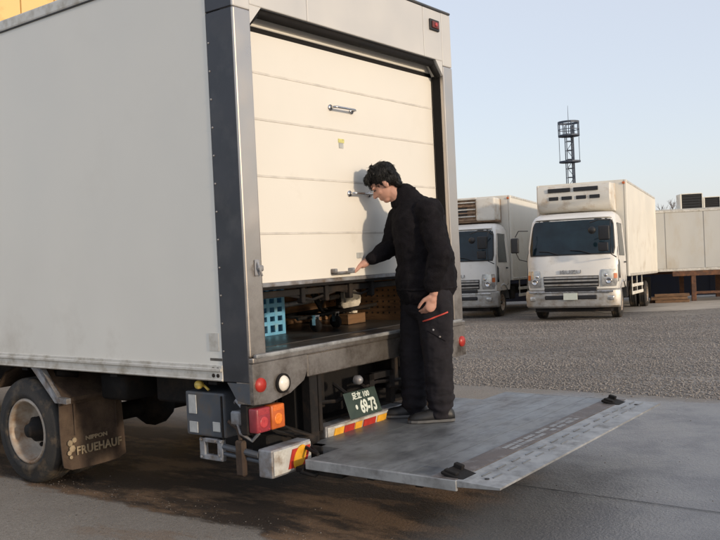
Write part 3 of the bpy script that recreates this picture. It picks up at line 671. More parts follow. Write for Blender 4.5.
# control box on the left
b = B(); b.box((.03, .24, .50), (.33, .56, .755), .012, seg=2); cb = b.obj('control_box', 'greybox', T)
b = B(); b.box((.024, .465, .625), (.03, .53, .735), .002); b.obj('notice', 'paper', cb); b = B(); b.box((.024, .46, .515), (.03, .53, .58), .002); b.obj('notice', 'paper', cb)
b = B(); b.box((.024, .275, .535), (.03, .335, .59), .002); b.obj('notice', 'paper', cb); b = B(); b.box((.022, .252, .50), (.03, .262, .74)); b.obj('box_hinge', 'chassis', cb)
b = B(); pts = [(.28, .37), (.44, .37), (.44, .48), (.28, .48)]
b.box((.03, .27, .365), (.06, .46, .395), .004); b.box((.03, .27, .465), (.06, .46, .49), .004); b.box((.03, .27, .365), (.06, .315, .49), .004); b.box((.03, .415, .365), (.06, .46, .49), .004)
for y, z in ((.285, .38), (.285, .478), (.445, .38), (.445, .478), (.33, .478), (.30, .40)): b.lathe([(.008, 0), (.008, .006), (.001, .007)], Matrix.Translation((.03, y, z)) @ Matrix.Rotation(R(-90), 4, 'Y'), 6)
b.obj('tow_bracket', 'grey', T)
b = B(); b.tube([(.045, .27, .45), (.045, .0, .43)], .018, 8); b.tube([(.045, .27, .41), (.06, .0, .39)], .012, 8); b.obj('bumper_stay', 'greybox', T)
b = B(); b.box((.02, .10, .30), (.06, .165, .50), .01); b.tube([(.04, .13, .5), (.05, .16, .56), (.04, .22, .60)], .012, 6); b.obj('hanging_strap', 'mud', T)
b = B(); b.box((.03, .12, .58), (.10, .2, .66), .01); b.box((.05, .06, .6), (.09, .12, .64), .01); b.tube([(.05, .17, .62), (.03, .12, .54), (.06, .06, .50), (.05, .0, .55)], .010, 6); b.tube([(.08, .2, .7), (.05, .16, .72), (.05, .1, .67)], .012, 6); b.obj('connector', 'grey', T)
b = B(); b.lathe([(.001, 0), (.022, .0), (.026, .02), (.022, .035), (.001, .04)], Matrix.Translation((.05, .44, .795)) @ Matrix.Rotation(R(-90), 4, 'Y'), 16); b.tube([(.05, .42, .79), (.05, .38, .765)], .008, 6); b.obj('side_marker', 'amber', T, True)
# wheels, axle, mudguard and flap
for x, s in ((.015, -1), (.265, -1), (W - .015, 1), (W - .265, 1)):
    wheel(T, WM, (x, 2.22, .372), s)
for x, s in ((.05, -1), (W - .05, 1)): wheel(T, WM, (x, 6.95, .372), s)
b = B(); b.tube([(.3, 2.22, .372), (W - .3, 2.22, .372)], .07, 12); b.ico((W / 2, 2.22, .372), .17, 2); b.obj('rear_axle', 'chassis', T, True)
for x in (.62, W - .68):
    b = B()
    for k in range(5): b.tube([(x + .03, 1.6 + .09 * k, .60 - .014 * k + .0), (x + .03, 2.22, .50 - .014 * k), (x + .03, 2.84 - .09 * k, .60 - .014 * k)], .012, 4)
    b.obj('leaf_spring', 'chassis', T)
b = B(); arc = [(2.22 + .47 * math.cos(t), .372 + .455 * math.sin(t)) for t in [R(a) for a in (38, 60, 80, 100, 120, 142)]]
b.loft([[(.02, y, z) for y, z in arc], [(.56, y, z) for y, z in arc], [(.56, y, z + .012) for y, z in arc], [(.02, y, z + .012) for y, z in arc]], closed=False, cap=False); b.obj('mudguard', 'mud', T, True)
b = B(); b.prism([(2.03, .835), (1.98, .835), (1.80, .60), (1.70, .60), (1.70, .635), (1.80, .64), (1.99, .80)], .0, .035, 0)
b.prism([(2.10, .835), (1.98, .835), (1.79, .60), (1.83, .60)], .0, .028, 0); b.obj('mudguard_stay', 'grey', T)
b = B(); b.loft([[(.03, 2.02, .83), (.03, 1.78, .60), (.62, 1.78, .60), (.62, 2.02, .83)], [(.03, 2.05, .84), (.03, 1.78, .625), (.62, 1.78, .625), (.62, 2.05, .84)]]); b.obj('mudguard_shelf', 'mud', T)
def sheet(nm, m, x0, x1, y, z0, z1, par, nx=8, nz=10, th=.008, curl=.03):
    b = B(); f = []
    for i in range(nz + 1):
        z = z0 + (z1 - z0) * i / nz; row = []
        for k in range(nx + 1):
            u = k / nx; r_ = max(0, .08 - i / nz) * 1.2
            x = x0 + (x1 - x0) * u; yy = y - curl * (1 - i / nz) ** 2 + .006 * math.sin(u * 9 + i * .4)
            zz = z + (.03 * ((2 * u - 1) ** 8) if i == 0 else 0)
            row.append(Vector((x, yy, zz)))
        f.append(row)
    bk = [[p + Vector((0, th, 0)) for p in r] for r in f]
    b.loft(f, closed=False, cap=False); b.loft(bk, closed=False, cap=False)
    rim = lambda g: g[0] + [r[-1] for r in g[1:-1]] + g[-1][::-1] + [r[0] for r in g[1:-1]][::-1]
    b.loft([rim(f), rim(bk)], cap=False); return b.obj(nm, m, par, True)
fl = sheet('mud_flap', 'mud', .02, .53, 1.82, .13, .60, T)
MT['flappaint'] = mat('flap_lettering_paint', (.30, .24, .16), .7, var=.3, scale=30)
text('flap_lettering', 'NIPPON', .038, Matrix.Translation((.29, 1.797, .325)) @ MX, 'flappaint', fl, .002, 1.3, bold=.0015)
text('flap_lettering', 'FRUEHAUF', .080, Matrix.Translation((.305, 1.790, .252)) @ MX, 'flappaint', fl, .002, .92, 1.06, bold=.0022)
b = B()
for x, z, s in ((.10, .315, .022), (.135, .33, .02), (.115, .275, .026), (.09, .25, .018), (.10, .22, .014)):
    b.lathe([(s, 0), (s * .8, .004), (.001, .005)], Matrix.Translation((x - .022, 1.798 - (.33 - z) * .06, z)) @ MX, 7)
b.obj('flap_emblem', 'flappaint', fl)
b = B(); b.box((.02, 1.805, .575), (.53, 1.815, .605), .003)
for x in (.12, .46): b.box((x, 1.800, .36), (x + .016, 1.806, .58), .002)
b.obj('flap_clamp', 'mud', T)
b = B(); b.box((.24, 1.38, .60), (.60, 1.66, .78), .02); b.tube([(.1, 1.95, .79), (.25, 1.93, .76)], .03, 10); b.obj('air_tank', 'chassis', T, True)
b = B(); b.box((.34, .72, .60), (.68, 1.2, .79), .015); b.obj('battery_box', 'chassis', T)
for s in (-1, 1):
    for x in ((.03,) if s < 0 else (W - .03,)):
        b = B(); b.box((x - .015, 3.1, .48), (x + .015, 5.6, .56), .005); b.box((x - .015, 3.1, .66), (x + .015, 5.6, .74), .005)
        for y in (3.3, 4.3, 5.4): b.box((x - .01, y, .48), (x + .03, y + .05, .83))
        b.obj('side_guard', 'grey', T)
# tail-lift platform
PZ = .40; PA0, PA1 = .17, 2.52
def slab(nm, m, l0, l1, z0a, z0b, a0=PA0, a1=PA1, top=PZ, topb=None):
    tb = top if topb is None else topb
    b = B(); b.loft([[(a0, l0, z0a), (a0, l0, top), (a0, l1, tb), (a0, l1, z0b)], [(a1, l0, z0a), (a1, l0, top), (a1, l1, tb), (a1, l1, z0b)]])
    return b.obj(nm, m, T)
# deck of long planks welded side by side, tapering in thickness towards the tip
npl = 6
for k in range(npl):
    l0 = -.225 - k * (.795 / npl); l1 = l0 - .795 / npl + .003
    th = lambda l: PZ - .055 + .03 * (-l / 1.5)
    a0 = PA0 + (.0 if k else .0)
    slab('deck_plank', 'deck', l0, l1, th(l0), th(l1))
slab('deck_plank', 'deck', .02, -.222, PZ - .055, PZ - .054, a0=.47, a1=PA1 - .35)
slab('grip_strip', 'deckbrown', -1.024, -1.16, PZ - .028, PZ - .022, top=PZ + .004, topb=PZ + .004)
slab('tip_plate', 'decklight', -1.163, -1.40, PZ - .03, PZ - .016, top=PZ + .001, topb=PZ - .006)
b = B(); b.box((PA0 - .006, -1.17, PZ - .05), (PA0 + .012, -.225, PZ + .003), .003); b.obj('platform_edge', 'decklight', T)
b = B(); b.box((PA1 - .012, -1.17, PZ - .05), (PA1 + .006, -.225, PZ + .003), .003); b.obj('platform_edge', 'decklight', T)
b = B(); b.box((PA0 + .03, -.45, PZ - .085), (PA0 + .10, -.12, PZ - .056), .005); b.box((PA1 - .1, -1.0, PZ - .095), (PA1 - .03, -.12, PZ - .056), .005)
for l in (-.3, -.6, -.9): b.box((PA0 + .05, l, PZ - .075), (PA1 - .05, l - .04, PZ - .058))
b.obj('platform_frame', 'chassis', T)
b = B(); b.tube([(PA0 + .03, -.21, .37), (PA0 - .01, -.20, .33), (PA0 + .02, -.27, .315), (PA0 + .06, -.30, .345)], .012, 8); b.obj('platform_hook', 'rubber', T, True)
b = B(); b.tube([(.35, -.06, .42), (.30, -.12, .43), (.26, -.24, .412)], .010, 6); b.tube([(.42, -.04, .45), (.35, -.12, .42), (.30, -.2, .41)], .008, 6); b.obj('platform_cable', 'chassis', T)
for a in (PA0 + .10, PA1 - .14):      # roller-cage stops, flipped up
    b = B(); M_ = Matrix.Translation((a, -1.09, PZ + .006)) @ Matrix.Rotation(R(14), 4, 'X')
    b.box((-.07, -.10, .0), (.07, .03, .018), .005, M=M_); b.box((-.06, -.05, .01), (-.03, .02, .03), .004, M=M_); b.box((.03, -.03, .01), (.06, .02, .04), .004, M=M_); b.obj('roller_stop', 'rubber', T)
    b = B(); b.lathe([(.012, 0), (.012, .003), (.001, .004)], Matrix.Translation((a, -1.28, PZ - .001)), 12); b.obj('tip_hole', 'black', T)
b = B(); rnd = random.Random(4)
for row in range(2):
    a = .85
    while a < 1.75:
        wd = rnd.uniform(.02, .05)
        if rnd.random() < .85: b.box((a, -1.085 - row * .045, PZ + .0045), (a + wd * .8, -1.085 - row * .045 + .028, PZ + .0052))
        a += wd
wl = b.obj('worn_lettering', 'decklight', T); wl['kind'] = 'stuff'
b = B()
for k in range(14):
    a = .3 + k * .16; b.box((a, -1.24, PZ + .0), (a + .09, -1.232, PZ + .003)); b.box((a, -1.30, PZ - .003), (a + .09, -1.292, PZ + .0005))
gr_ = b.obj('tip_grip_rib', 'deck', T); gr_['kind'] = 'stuff'
cab = build_cab(T, lettering=False); cab.location = (W / 2, 8.15, 0); cab.rotation_euler = (0, 0, R(180))

# ---------------------------------------------------------------- inside the truck
def inT(o): 
    o.location = tw(*o.location); o.rotation_euler = (0, 0, TROT); return o
# blue slatted crate
cr = thing('crate', 'blue plastic crate with rows of slots standing at left inside the truck', 'crate', tw(.735, .76, Z0 + .002), (0, 0, TROT))
b = B(); b.box((0, 0, 0), (.42, .012, .02)); b.box((0, 0, .33), (.42, .014, .36), .003)
for k in range(6): b.box((k * .078, 0, .02), (k * .078 + .030, .012, .33))
for k in range(1, 5): b.box((0, .001, .02 + k * .062 - .014), (.42, .011, .02 + k * .062 + .014))
b.obj('front_panel', 'blue', cr)
b = B(); b.box((.408, .012, 0), (.42, .30, .36), .002); b.obj('side_panel', 'blue', cr); b = B(); b.box((0, .012, 0), (.012, .30, .36), .002); b.obj('side_panel', 'blue', cr)
b = B(); b.box((0.012, .288, 0), (.408, .30, .36), .002); b.obj('back_panel', 'blue', cr); b = B(); b.box((.012, .012, .0), (.408, .288, .012)); b.obj('base', 'blue', cr)
# folded hand truck / dolly of dark tubes with castors
hc = thing('hand_cart', 'dark folded tube cart with castors lying on the truck floor under the door', 'cart', tw(1.28, .55, Z0 + .002), (0, 0, TROT))
b = B(); z = .10
b.tube([(-.12, .10, z), (.75, .05, z + .04)], .014, 8); b.tube([(-.10, .38, z), (.75, .40, z + .02)], .014, 8)
for x in (-.08, .2, .48, .72): b.tube([(x, .09, z + .01), (x, .39, z + .01)], .011, 6)
b.obj('frame', 'chassis', hc, True)
b = B(); b.tube([(.10, .12, .30), (.14, .10, .14), (.22, .10, .10)], .014, 8); b.tube([(.05, .14, .33), (.12, .1, .16), (.3, .12, .30)], .012, 8); b.obj('handle', 'chassis', hc, True)
for x, y in ((-.02, .02), (.28, .08), (.70, .38), (.02, .38)):
    b = B(); b.lathe([(.001, -.015), (.045, -.014), (.05, 0), (.045, .014), (.001, .015)], Matrix.Translation((x, y, .05)) @ Matrix.Rotation(R(80), 4, 'Y'), 20); c = b.obj('castor', 'rubber', hc, True)
    b = B(); b.box((x - .022, y - .015, .05), (x - .017, y + .015, .115)); b.box((x + .017, y - .015, .05), (x + .022, y + .015, .115)); b.box((x - .022, y - .018, .11), (x + .022, y + .018, .12)); b.obj('fork', 'chrome', c)
lb = thing('load_bar', 'grey load bar lying across the truck floor behind the folded cart', 'bar', tw(1.35, .95, Z0), (0, 0, TROT))
b = B(); b.tube([(-.1, 0, .18), (.8, .1, .20)], .02, 10); b.obj('tube', 'grey', lb, True); b = B(); b.box((-.14, -.03, .0), (-.09, .03, .22), .006); b.obj('foot', 'rubber', lb); b = B(); b.box((.78, .07, .0), (.83, .13, .24), .006); b.obj('foot', 'rubber', lb)
# crumpled cloth catching the sun, plywood board behind it
b = B(); b.ico((0, 0, .085), .088, 4, (.85, .55, 1.1)); me = b.mesh('work_cloth', MT['cloth'])
for v in me.vertices:
    n_ = noise.noise(v.co * 16); n2_ = noise.noise(v.co * 38); v.co += v.co.normalized() * (n_ * .045 + n2_ * .015); v.co.z = max(0, v.co.z)
wc = link('work_cloth', me); tag(wc, 'small crumpled white cloth glowing in the sun on the truck floor', 'cloth'); wc.location = tw(1.90, .75, Z0 + .085)
wb = B(); wb.box((-.11, -.06, 0), (.11, .06, .078), .004); wo_ = wb.obj('wooden_block', 'ply'); tag(wo_, 'short brown wooden block under the white cloth on the truck floor', 'block'); wo_.location = tw(1.90, .75, Z0 + .004); wo_.rotation_euler = (0, 0, TROT)
pb = B(); pb.box((0, 0, 0), (.62, .018, .30), .002); po = pb.obj('plywood_board', 'ply'); tag(po, 'brown plywood board leaning inside the truck behind the white cloth', 'board'); po.location = tw(1.62, 1.25, Z0 + .002); po.rotation_euler = (R(-6), 0, TROT)

# ---------------------------------------------------------------- the man
V = Vector
def build_person():
    root = thing('person', 'man in black jacket and dark work trousers bending to pull the door handle', 'person', (.40, 5.56, PZ + .004))
    O = V((.40, 5.56, PZ + .004))
    def L(p): return V(p) - O
    F = V((-.88, .47, 0)).normalized(); Sd = V((-.47, -.88, 0)).normalized()     # facing, his left (towards the camera)
    pel = V((.428, 5.56, 1.20)); wai = V((.425, 5.56, 1.40)); che = V((.375, 5.56, 1.65)); nb = V((.315, 5.56, 1.83)); hd = V((.180, 5.55, 1.955))
    shN = V((.455, 5.37, 1.765)); shF = V((.285, 5.70, 1.745))
    elN = V((.505, 5.31, 1.485)); wrN = V((.455, 5.33, 1.235)); elF = V((.215, 5.69, 1.545)); wrF = V((.022, 5.61, 1.436))
    hpN = V((.47, 5.47, 1.16)); hpF = V((.385, 5.66, 1.16)); knN = V((.475, 5.47, .81)); knF = V((.335, 5.68, .80)); anN = V((.475, 5.48, .475)); anF = V((.318, 5.68, .475))
    hdir = V((-.62, .06, -.78)).normalized()      # from crown to chin, head bent forward
    fwd = V((-.80, .02, -.58)).normalized(); fwd = (fwd - hdir * fwd.dot(hdir) * .9).normalized()
    side = hdir.cross(fwd).normalized()
    fwd = V((-.78, .10, -.62)).normalized(); up = V((-.60, .05, .80)).normalized(); up = (up - fwd * up.dot(fwd)).normalized(); side = fwd.cross(up).normalized()
    def H(f, u, s): return L(hd + fwd * f + up * u + side * s)
    # --- continuous body
    b = B()
    Mh = Matrix((fwd, side, up)).transposed().to_4x4()
    def ell(c, r3): 
        bmesh.ops.create_icosphere(b.bm, subdivisions=3, radius=1, matrix=Matrix.Translation(c) @ Mh @ Matrix.Diagonal((*r3, 1)))
    ell(H(-.012, .035, 0), (.092, .074, .085)); ell(H(.018, -.03, 0), (.068, .058, .082)); ell(H(.045, -.092, 0), (.030, .034, .022))       # skull, face, chin
    b.capsule(H(.078, .0, 0), H(.098, -.028, 0), .009, .014); ell(H(.088, -.033, .010), (.011, .009, .008)); ell(H(.088, -.033, -.010), (.011, .009, .008))   # nose
    ell(H(.076, -.062, 0), (.012, .024, .007)); ell(H(.072, -.073, 0), (.012, .021, .008))    # lips
    ell(H(.070, .018, .030), (.014, .024, .008)); ell(H(.070, .018, -.030), (.014, .024, .008))    # brows
    ell(H(.050, -.028, .040), (.02, .018, .02)); ell(H(.050, -.028, -.040), (.02, .018, .02))
    for s in (1, -1):
        ell(H(-.012, -.012, s * .074), (.018, .010, .032)); ell(H(-.012, -.032, s * .072), (.010, .008, .014))
    b.capsule(L(nb + V((.01, 0, -.02))), L(hd + V((.045, 0, -.045))), .060, .054)
    b.capsule(L(che), L(pel), .10, .11, 1.25, F); b.capsule(L(shN), L(shF), .05, .05)
    for sh, el, wr in ((shN, elN, wrN), (shF, elF, wrF)):
        b.capsule(L(sh), L(el), .045, .036); b.capsule(L(el), L(wr), .037, .026)
    for hp, kn, an in ((hpN, knN, anN), (hpF, knF, anF)):
        b.capsule(L(hp), L(kn), .075, .05); b.capsule(L(kn), L(an), .05, .036); b.capsule(L(an), L(an + V((-.12, 0, -.045))), .032, .028)
    # near hand: hanging, slightly curled; palm faces his thigh
    def hand(wr, d, flatn, thumb, curl, spread, bendv, fl=1.0):
        d = d.normalized(); n = (flatn - d * flatn.dot(d)).normalized(); s = d.cross(n).normalized()
        if s.dot(thumb) < 0: s = -s
        b.capsule(L(wr), L(wr + d * .04), .025, .027, .75, s); b.capsule(L(wr + d * .03), L(wr + d * .085), .030, .036, .42, s)
        for k, ln in enumerate((.070, .078, .072, .058)):
            off = s * (.027 - .0185 * k); base = wr + d * (.088 - .003 * abs(k - 1.2)) + off; dd = (d + s * spread * (1.5 - k)).normalized(); p = base; seg = (ln * .45, ln * .32, ln * .26); cur = dd
            b.capsule(L(wr + d * .05 + off * .8), L(p), .0105, .0100)
            for q, sl in enumerate(seg):
                ang = R(curl * (1 + .35 * q)); cur = (cur * math.cos(ang) + bendv * math.sin(ang)).normalized(); np_ = p + cur * sl * fl; b.capsule(L(p), L(np_), .0098 - .0008 * q, .0090 - .0010 * q, n=10); p = np_
        t0 = wr + d * .028 + s * .022; t1 = t0 + (d * .6 + s * .7 + bendv * .3).normalized() * .040; t2 = t1 + (d * .85 + s * .25 + bendv * .45).normalized() * .034; t3 = t2 + (d * .9 + bendv * .5).normalized() * .026
        b.capsule(L(t0), L(t1), .016, .0125); b.capsule(L(t1), L(t2), .0118, .0105); b.capsule(L(t2), L(t3), .0105, .009)
    hand(wrN, V((-.28, .03, -.96)), V((.25, -.95, 0)), V((-1, 0, .2)), 52, .03, V((-.55, .65, -.25)).normalized())
    hand(wrF, V((-.98, -.08, -.22)), V((.0, -.25, .97)), V((-.2, -1, .1)), 24, .10, V((-.15, .1, -.98)).normalized())
    me = voxel(b, .0052, 2); me.materials.append(MT['skin']); bo = link('body', me, root)
    # eyes and brows
    for s in (1, -1):
        b = B(); bmesh.ops.create_icosphere(b.bm, subdivisions=2, radius=1, matrix=Matrix.Translation(H(.072, .0, s * .030)) @ Mh @ Matrix.Diagonal((.010, .014, .0045, 1))); b.obj('eye', 'black', root, True)
        b = B(); b.capsule(H(.083, .022, s * .014), H(.074, .026, s * .047), .0045, .003); b.obj('eyebrow', 'hair', root, True)
    # --- hair: cap of overlapping lumps and locks
    b = B(); rnd = random.Random(11)
    def ellb(c, r3): bmesh.ops.create_icosphere(b.bm, subdivisions=3, radius=1, matrix=Matrix.Translation(c) @ Mh @ Matrix.Diagonal((*r3, 1)))
    ellb(H(-.026, .050, 0), (.099, .088, .086)); ellb(H(-.065, .0, 0), (.050, .074, .075)); ellb(H(.03, .080, 0), (.062, .070, .040))
    ellb(H(-.03, .01, .062), (.045, .020, .045)); ellb(H(-.03, .01, -.062), (.045, .020, .045)); ellb(H(-.07, -.06, 0), (.028, .055, .035))
    for k in range(40):
        t = rnd.uniform(-1.5, 1.5); q = rnd.uniform(-.35, 1.5)
        f0 = -.02 + .098 * math.cos(q) * math.cos(t) * (1 if q > .5 else -1 if abs(t) < 1.2 else .3); s0 = .088 * math.sin(t) * math.cos(q * .6); u0 = .045 + .09 * math.sin(q)
        c0 = H(f0, u0, s0); dr = (fwd * rnd.uniform(-.1, .7) - up * rnd.uniform(.1, .9) + side * rnd.uniform(-.4, .4)).normalized() * rnd.uniform(.02, .045)
        b.capsule(c0, c0 + dr, .009, .003, n=6)
    for k in range(16):      # fringe over the forehead
        s0 = -.06 + k * .008; c0 = H(.066, .075, s0); b.capsule(c0, c0 + (fwd * .32 - up * rnd.uniform(.7, 1.1) + side * rnd.uniform(-.3, .3)).normalized() * rnd.uniform(.03, .048), .010, .004, n=6)
    me = voxel(b, .0045, 1); wrinkle(me, .0012, 60, (1, 1, .5)); me.materials.append(MT['hair']); hr = link('hair', me, root)
    b = B(); vs = [v for v in me.vertices]; crown = H(-.045, .12, 0)
    for k in range(1500):
        v = vs[rnd.randrange(len(vs))]; n_ = v.normal; g_ = (v.co - crown); g_ = (g_ - n_ * g_.dot(n_))
        if g_.length < 1e-4: continue
        g_ = (g_.normalized() + V((rnd.uniform(-.35, .35), rnd.uniform(-.35, .35), rnd.uniform(-.45, .1)))).normalized(); ln = rnd.uniform(.014, .030)
        p0 = v.co - n_ * .001; p1 = v.co + g_ * ln * .5 + n_ * .0028; p2 = v.co + g_ * ln + n_ * rnd.uniform(-.003, .001); b.tube([p0, p1, p2], .0016, 3, cap=False, r1=.0004)
    st_ = b.obj('hair_strand', 'hair', hr, True); st_['kind'] = 'stuff'
    # --- jacket
    b = B()
    b.capsule(L(che + V((.02, 0, .045))), L(wai), .172, .170, 1.20, F); b.capsule(L(wai), L(V((.437, 5.56, 1.30))), .172, .182, 1.14, F)
    b.capsule(L(V((.43, 5.56, 1.35))), L(V((.43, 5.56, 1.285))), .194, .192, 1.14, F)
    b.capsule(L(shN + V((.01, .05, -.015))), L(shF + V((.01, -.05, -.015))), .088, .088, 1.05)
    b.capsule(L(che + V((.07, 0, .02))), L(wai + V((.07, 0, .04))), .12, .12, 1.3, F)
    b.capsule(L(V((.375, 5.56, 1.76))), L(nb + V((-.005, 0, .035))), .115, .083, 1.05)
    b.capsule(L(shN + V((-.012, .02, -.012))), L(elN), .078, .066); b.capsule(L(elN), L(wrN + V((0, 0, .06))), .072, .056)
    b.capsule(L(shF), L(elF), .080, .068); b.capsule(L(elF), L(wrF + V((.068, 0, .035))), .066, .047)
    # raised collar
    me = voxel(b, .009, 6); wrinkle(me, .0055, 7.5, (1, 1, 1.5)); wrinkle(me, .003, 19, (1, 1, 1.3))
    me.materials.append(MT['jacket']); jk = link('jacket', me, root); jk.data.name = 'jacket'
    b = B(); ct = nb + V((-.022, 0, .075)); cb_ = nb + V((.005, 0, -.03)); n = 22; rg = []
    for q, rr in ((0, .094), (.35, .089), (.7, .082), (1, .080), (1, .071), (.5, .075)):
        c = cb_.lerp(ct, q); rg.append([L(c + V((math.cos(2 * math.pi * k / n) * rr * 1.02 + (.012 if q > .6 else 0), math.sin(2 * math.pi * k / n) * rr * .9, .02 * math.cos(2 * math.pi * k / n) * q))) for k in range(n)])
    b.loft(rg, cap=False); b.obj('collar', 'jacket', jk, True)
    # front zip and waistband edge
    b = B(); hem = []
    for k in range(28):
        t = 2 * math.pi * k / 28; hem.append(L(V((.43, 5.56, 1.262)) + F * math.cos(t) * .188 + Sd * math.sin(t) * .212))
    b.tube(hem + hem[:1], .010, 6, cap=False); b.obj('waistband', 'jacket', jk, True)
    # --- trousers
    b = B(); b.capsule(L(V((.432, 5.56, 1.29))), L(pel), .150, .155, 1.1, F)
    for hp, kn, an, s in ((hpN, knN, anN, 1), (hpF, knF, anF, -1)):
        b.capsule(L(hp + V((.0, 0, .03))), L(kn), .118, .092, 1.0, F); b.capsule(L(kn), L(an + V((.005, 0, .06))), .092, .083); b.capsule(L(an + V((.008, 0, .08))), L(an + V((0, 0, .005))), .086, .074, 1.0)
    b.capsule(L(hpN + V((.02, -.06, -.02))), L(hpN + V((.02, -.055, -.20))), .08, .07, .7, F)      # cargo pocket bulk
    me = voxel(b, .009, 5); wrinkle(me, .0065, 6.5, (1, 1, .8)); wrinkle(me, .004, 15, (1, 1, 1.9))
    lo = O.z
    for v in me.vertices:       # fabric bunches above the shoe
        if v.co.z < .30: v.co += v.normal * .008 * math.sin(v.co.z * 95 + 3 * noise.noise(v.co * 9)) * (1 - v.co.z / .30)
        v.co.z = max(v.co.z, .018)
    me.materials.append(MT['trousers']); tr = link('trousers', me, root)
    # shoes
    for an, dx in ((anN, V((-.97, -.06, 0))), (anF, V((-.99, .05, 0)))):
        dx.normalize(); base = V((an.x, an.y, O.z)); sdv = V((-dx.y, dx.x, 0))
        st = [(-.09, .034, .062), (-.065, .045, .098), (.0, .048, .108), (.05, .048, .09), (.10, .053, .070), (.155, .051, .060), (.195, .037, .046), (.212, .014, .026)]
        b = B(); rg = []
        for d, hw, h in st:
            c = base + dx * d; rg.append([L(c + sdv * (hw * math.cos(t)) + V((0, 0, max(.012, .020 + (h - .020) * math.sin(t)) if math.sin(t) > 0 else .012))) for t in [2 * math.pi * k / 16 for k in range(16)]])
        b.loft(rg); sh = b.obj('shoe', 'shoe', root, True)
        b = B(); rg = []
        for d, hw, h in st:
            c = base + dx * d; rg.append([L(c + sdv * x + V((0, 0, z))) for x, z in ((-hw - .004, .001), (hw + .004, .001), (hw + .004, .017), (-hw - .004, .017))])
        b.loft(rg); b.obj('sole', 'sole', sh)
    # red piping on the thigh pocket, small snaps
    b = B(); pn = [V((.535, 5.415, 1.09)), V((.505, 5.385, 1.115)), V((.47, 5.362, 1.105)), V((.435, 5.36, 1.083)), V((.405, 5.37, 1.063))]
    return root, tr, L
PERSON, TROUSERS, PL = build_person()
# piping laid on the trouser surface by casting onto it
def on_surface(me, x, z, yfrom=-1.0):
    from mathutils.bvhtree import BVHTree
    global _bvh
    if '_bvh' not in globals(): _bvh = BVHTree.FromPolygons([v.co for v in me.vertices], [p.vertices for p in me.polygons])
    h = _bvh.ray_cast(V((x, yfrom, z)), V((0, 1, 0)))
    return h[0]
b = B(); pts = []
for k in range(12):
    q = k / 11; x = -.015 + .155 * q; z = .655 + .055 * q; p = on_surface(TROUSERS.data, x, z)
    if p: pts.append(p + V((0, -.002, 0)))
b.tube(pts, .0055, 6); b.obj('red_piping', 'piping', TROUSERS, True)
b = B(); pts = []
for k in range(10):
    q = k / 9; p = on_surface(TROUSERS.data, .01 + .11 * q, .595 - .07 * q)
    if p: pts.append(p + V((0, -.001, 0)))
b.tube(pts, .003, 5); b.obj('pocket_seam', 'jacket', TROUSERS, True)
for x, z in ((.045, .60), (.085, .555)):
    p = on_surface(TROUSERS.data, x, z)
    if p: b = B(); b.ico(p, .0075, 2, (1, .4, 1)); b.obj('snap_button', 'grey', TROUSERS, True)

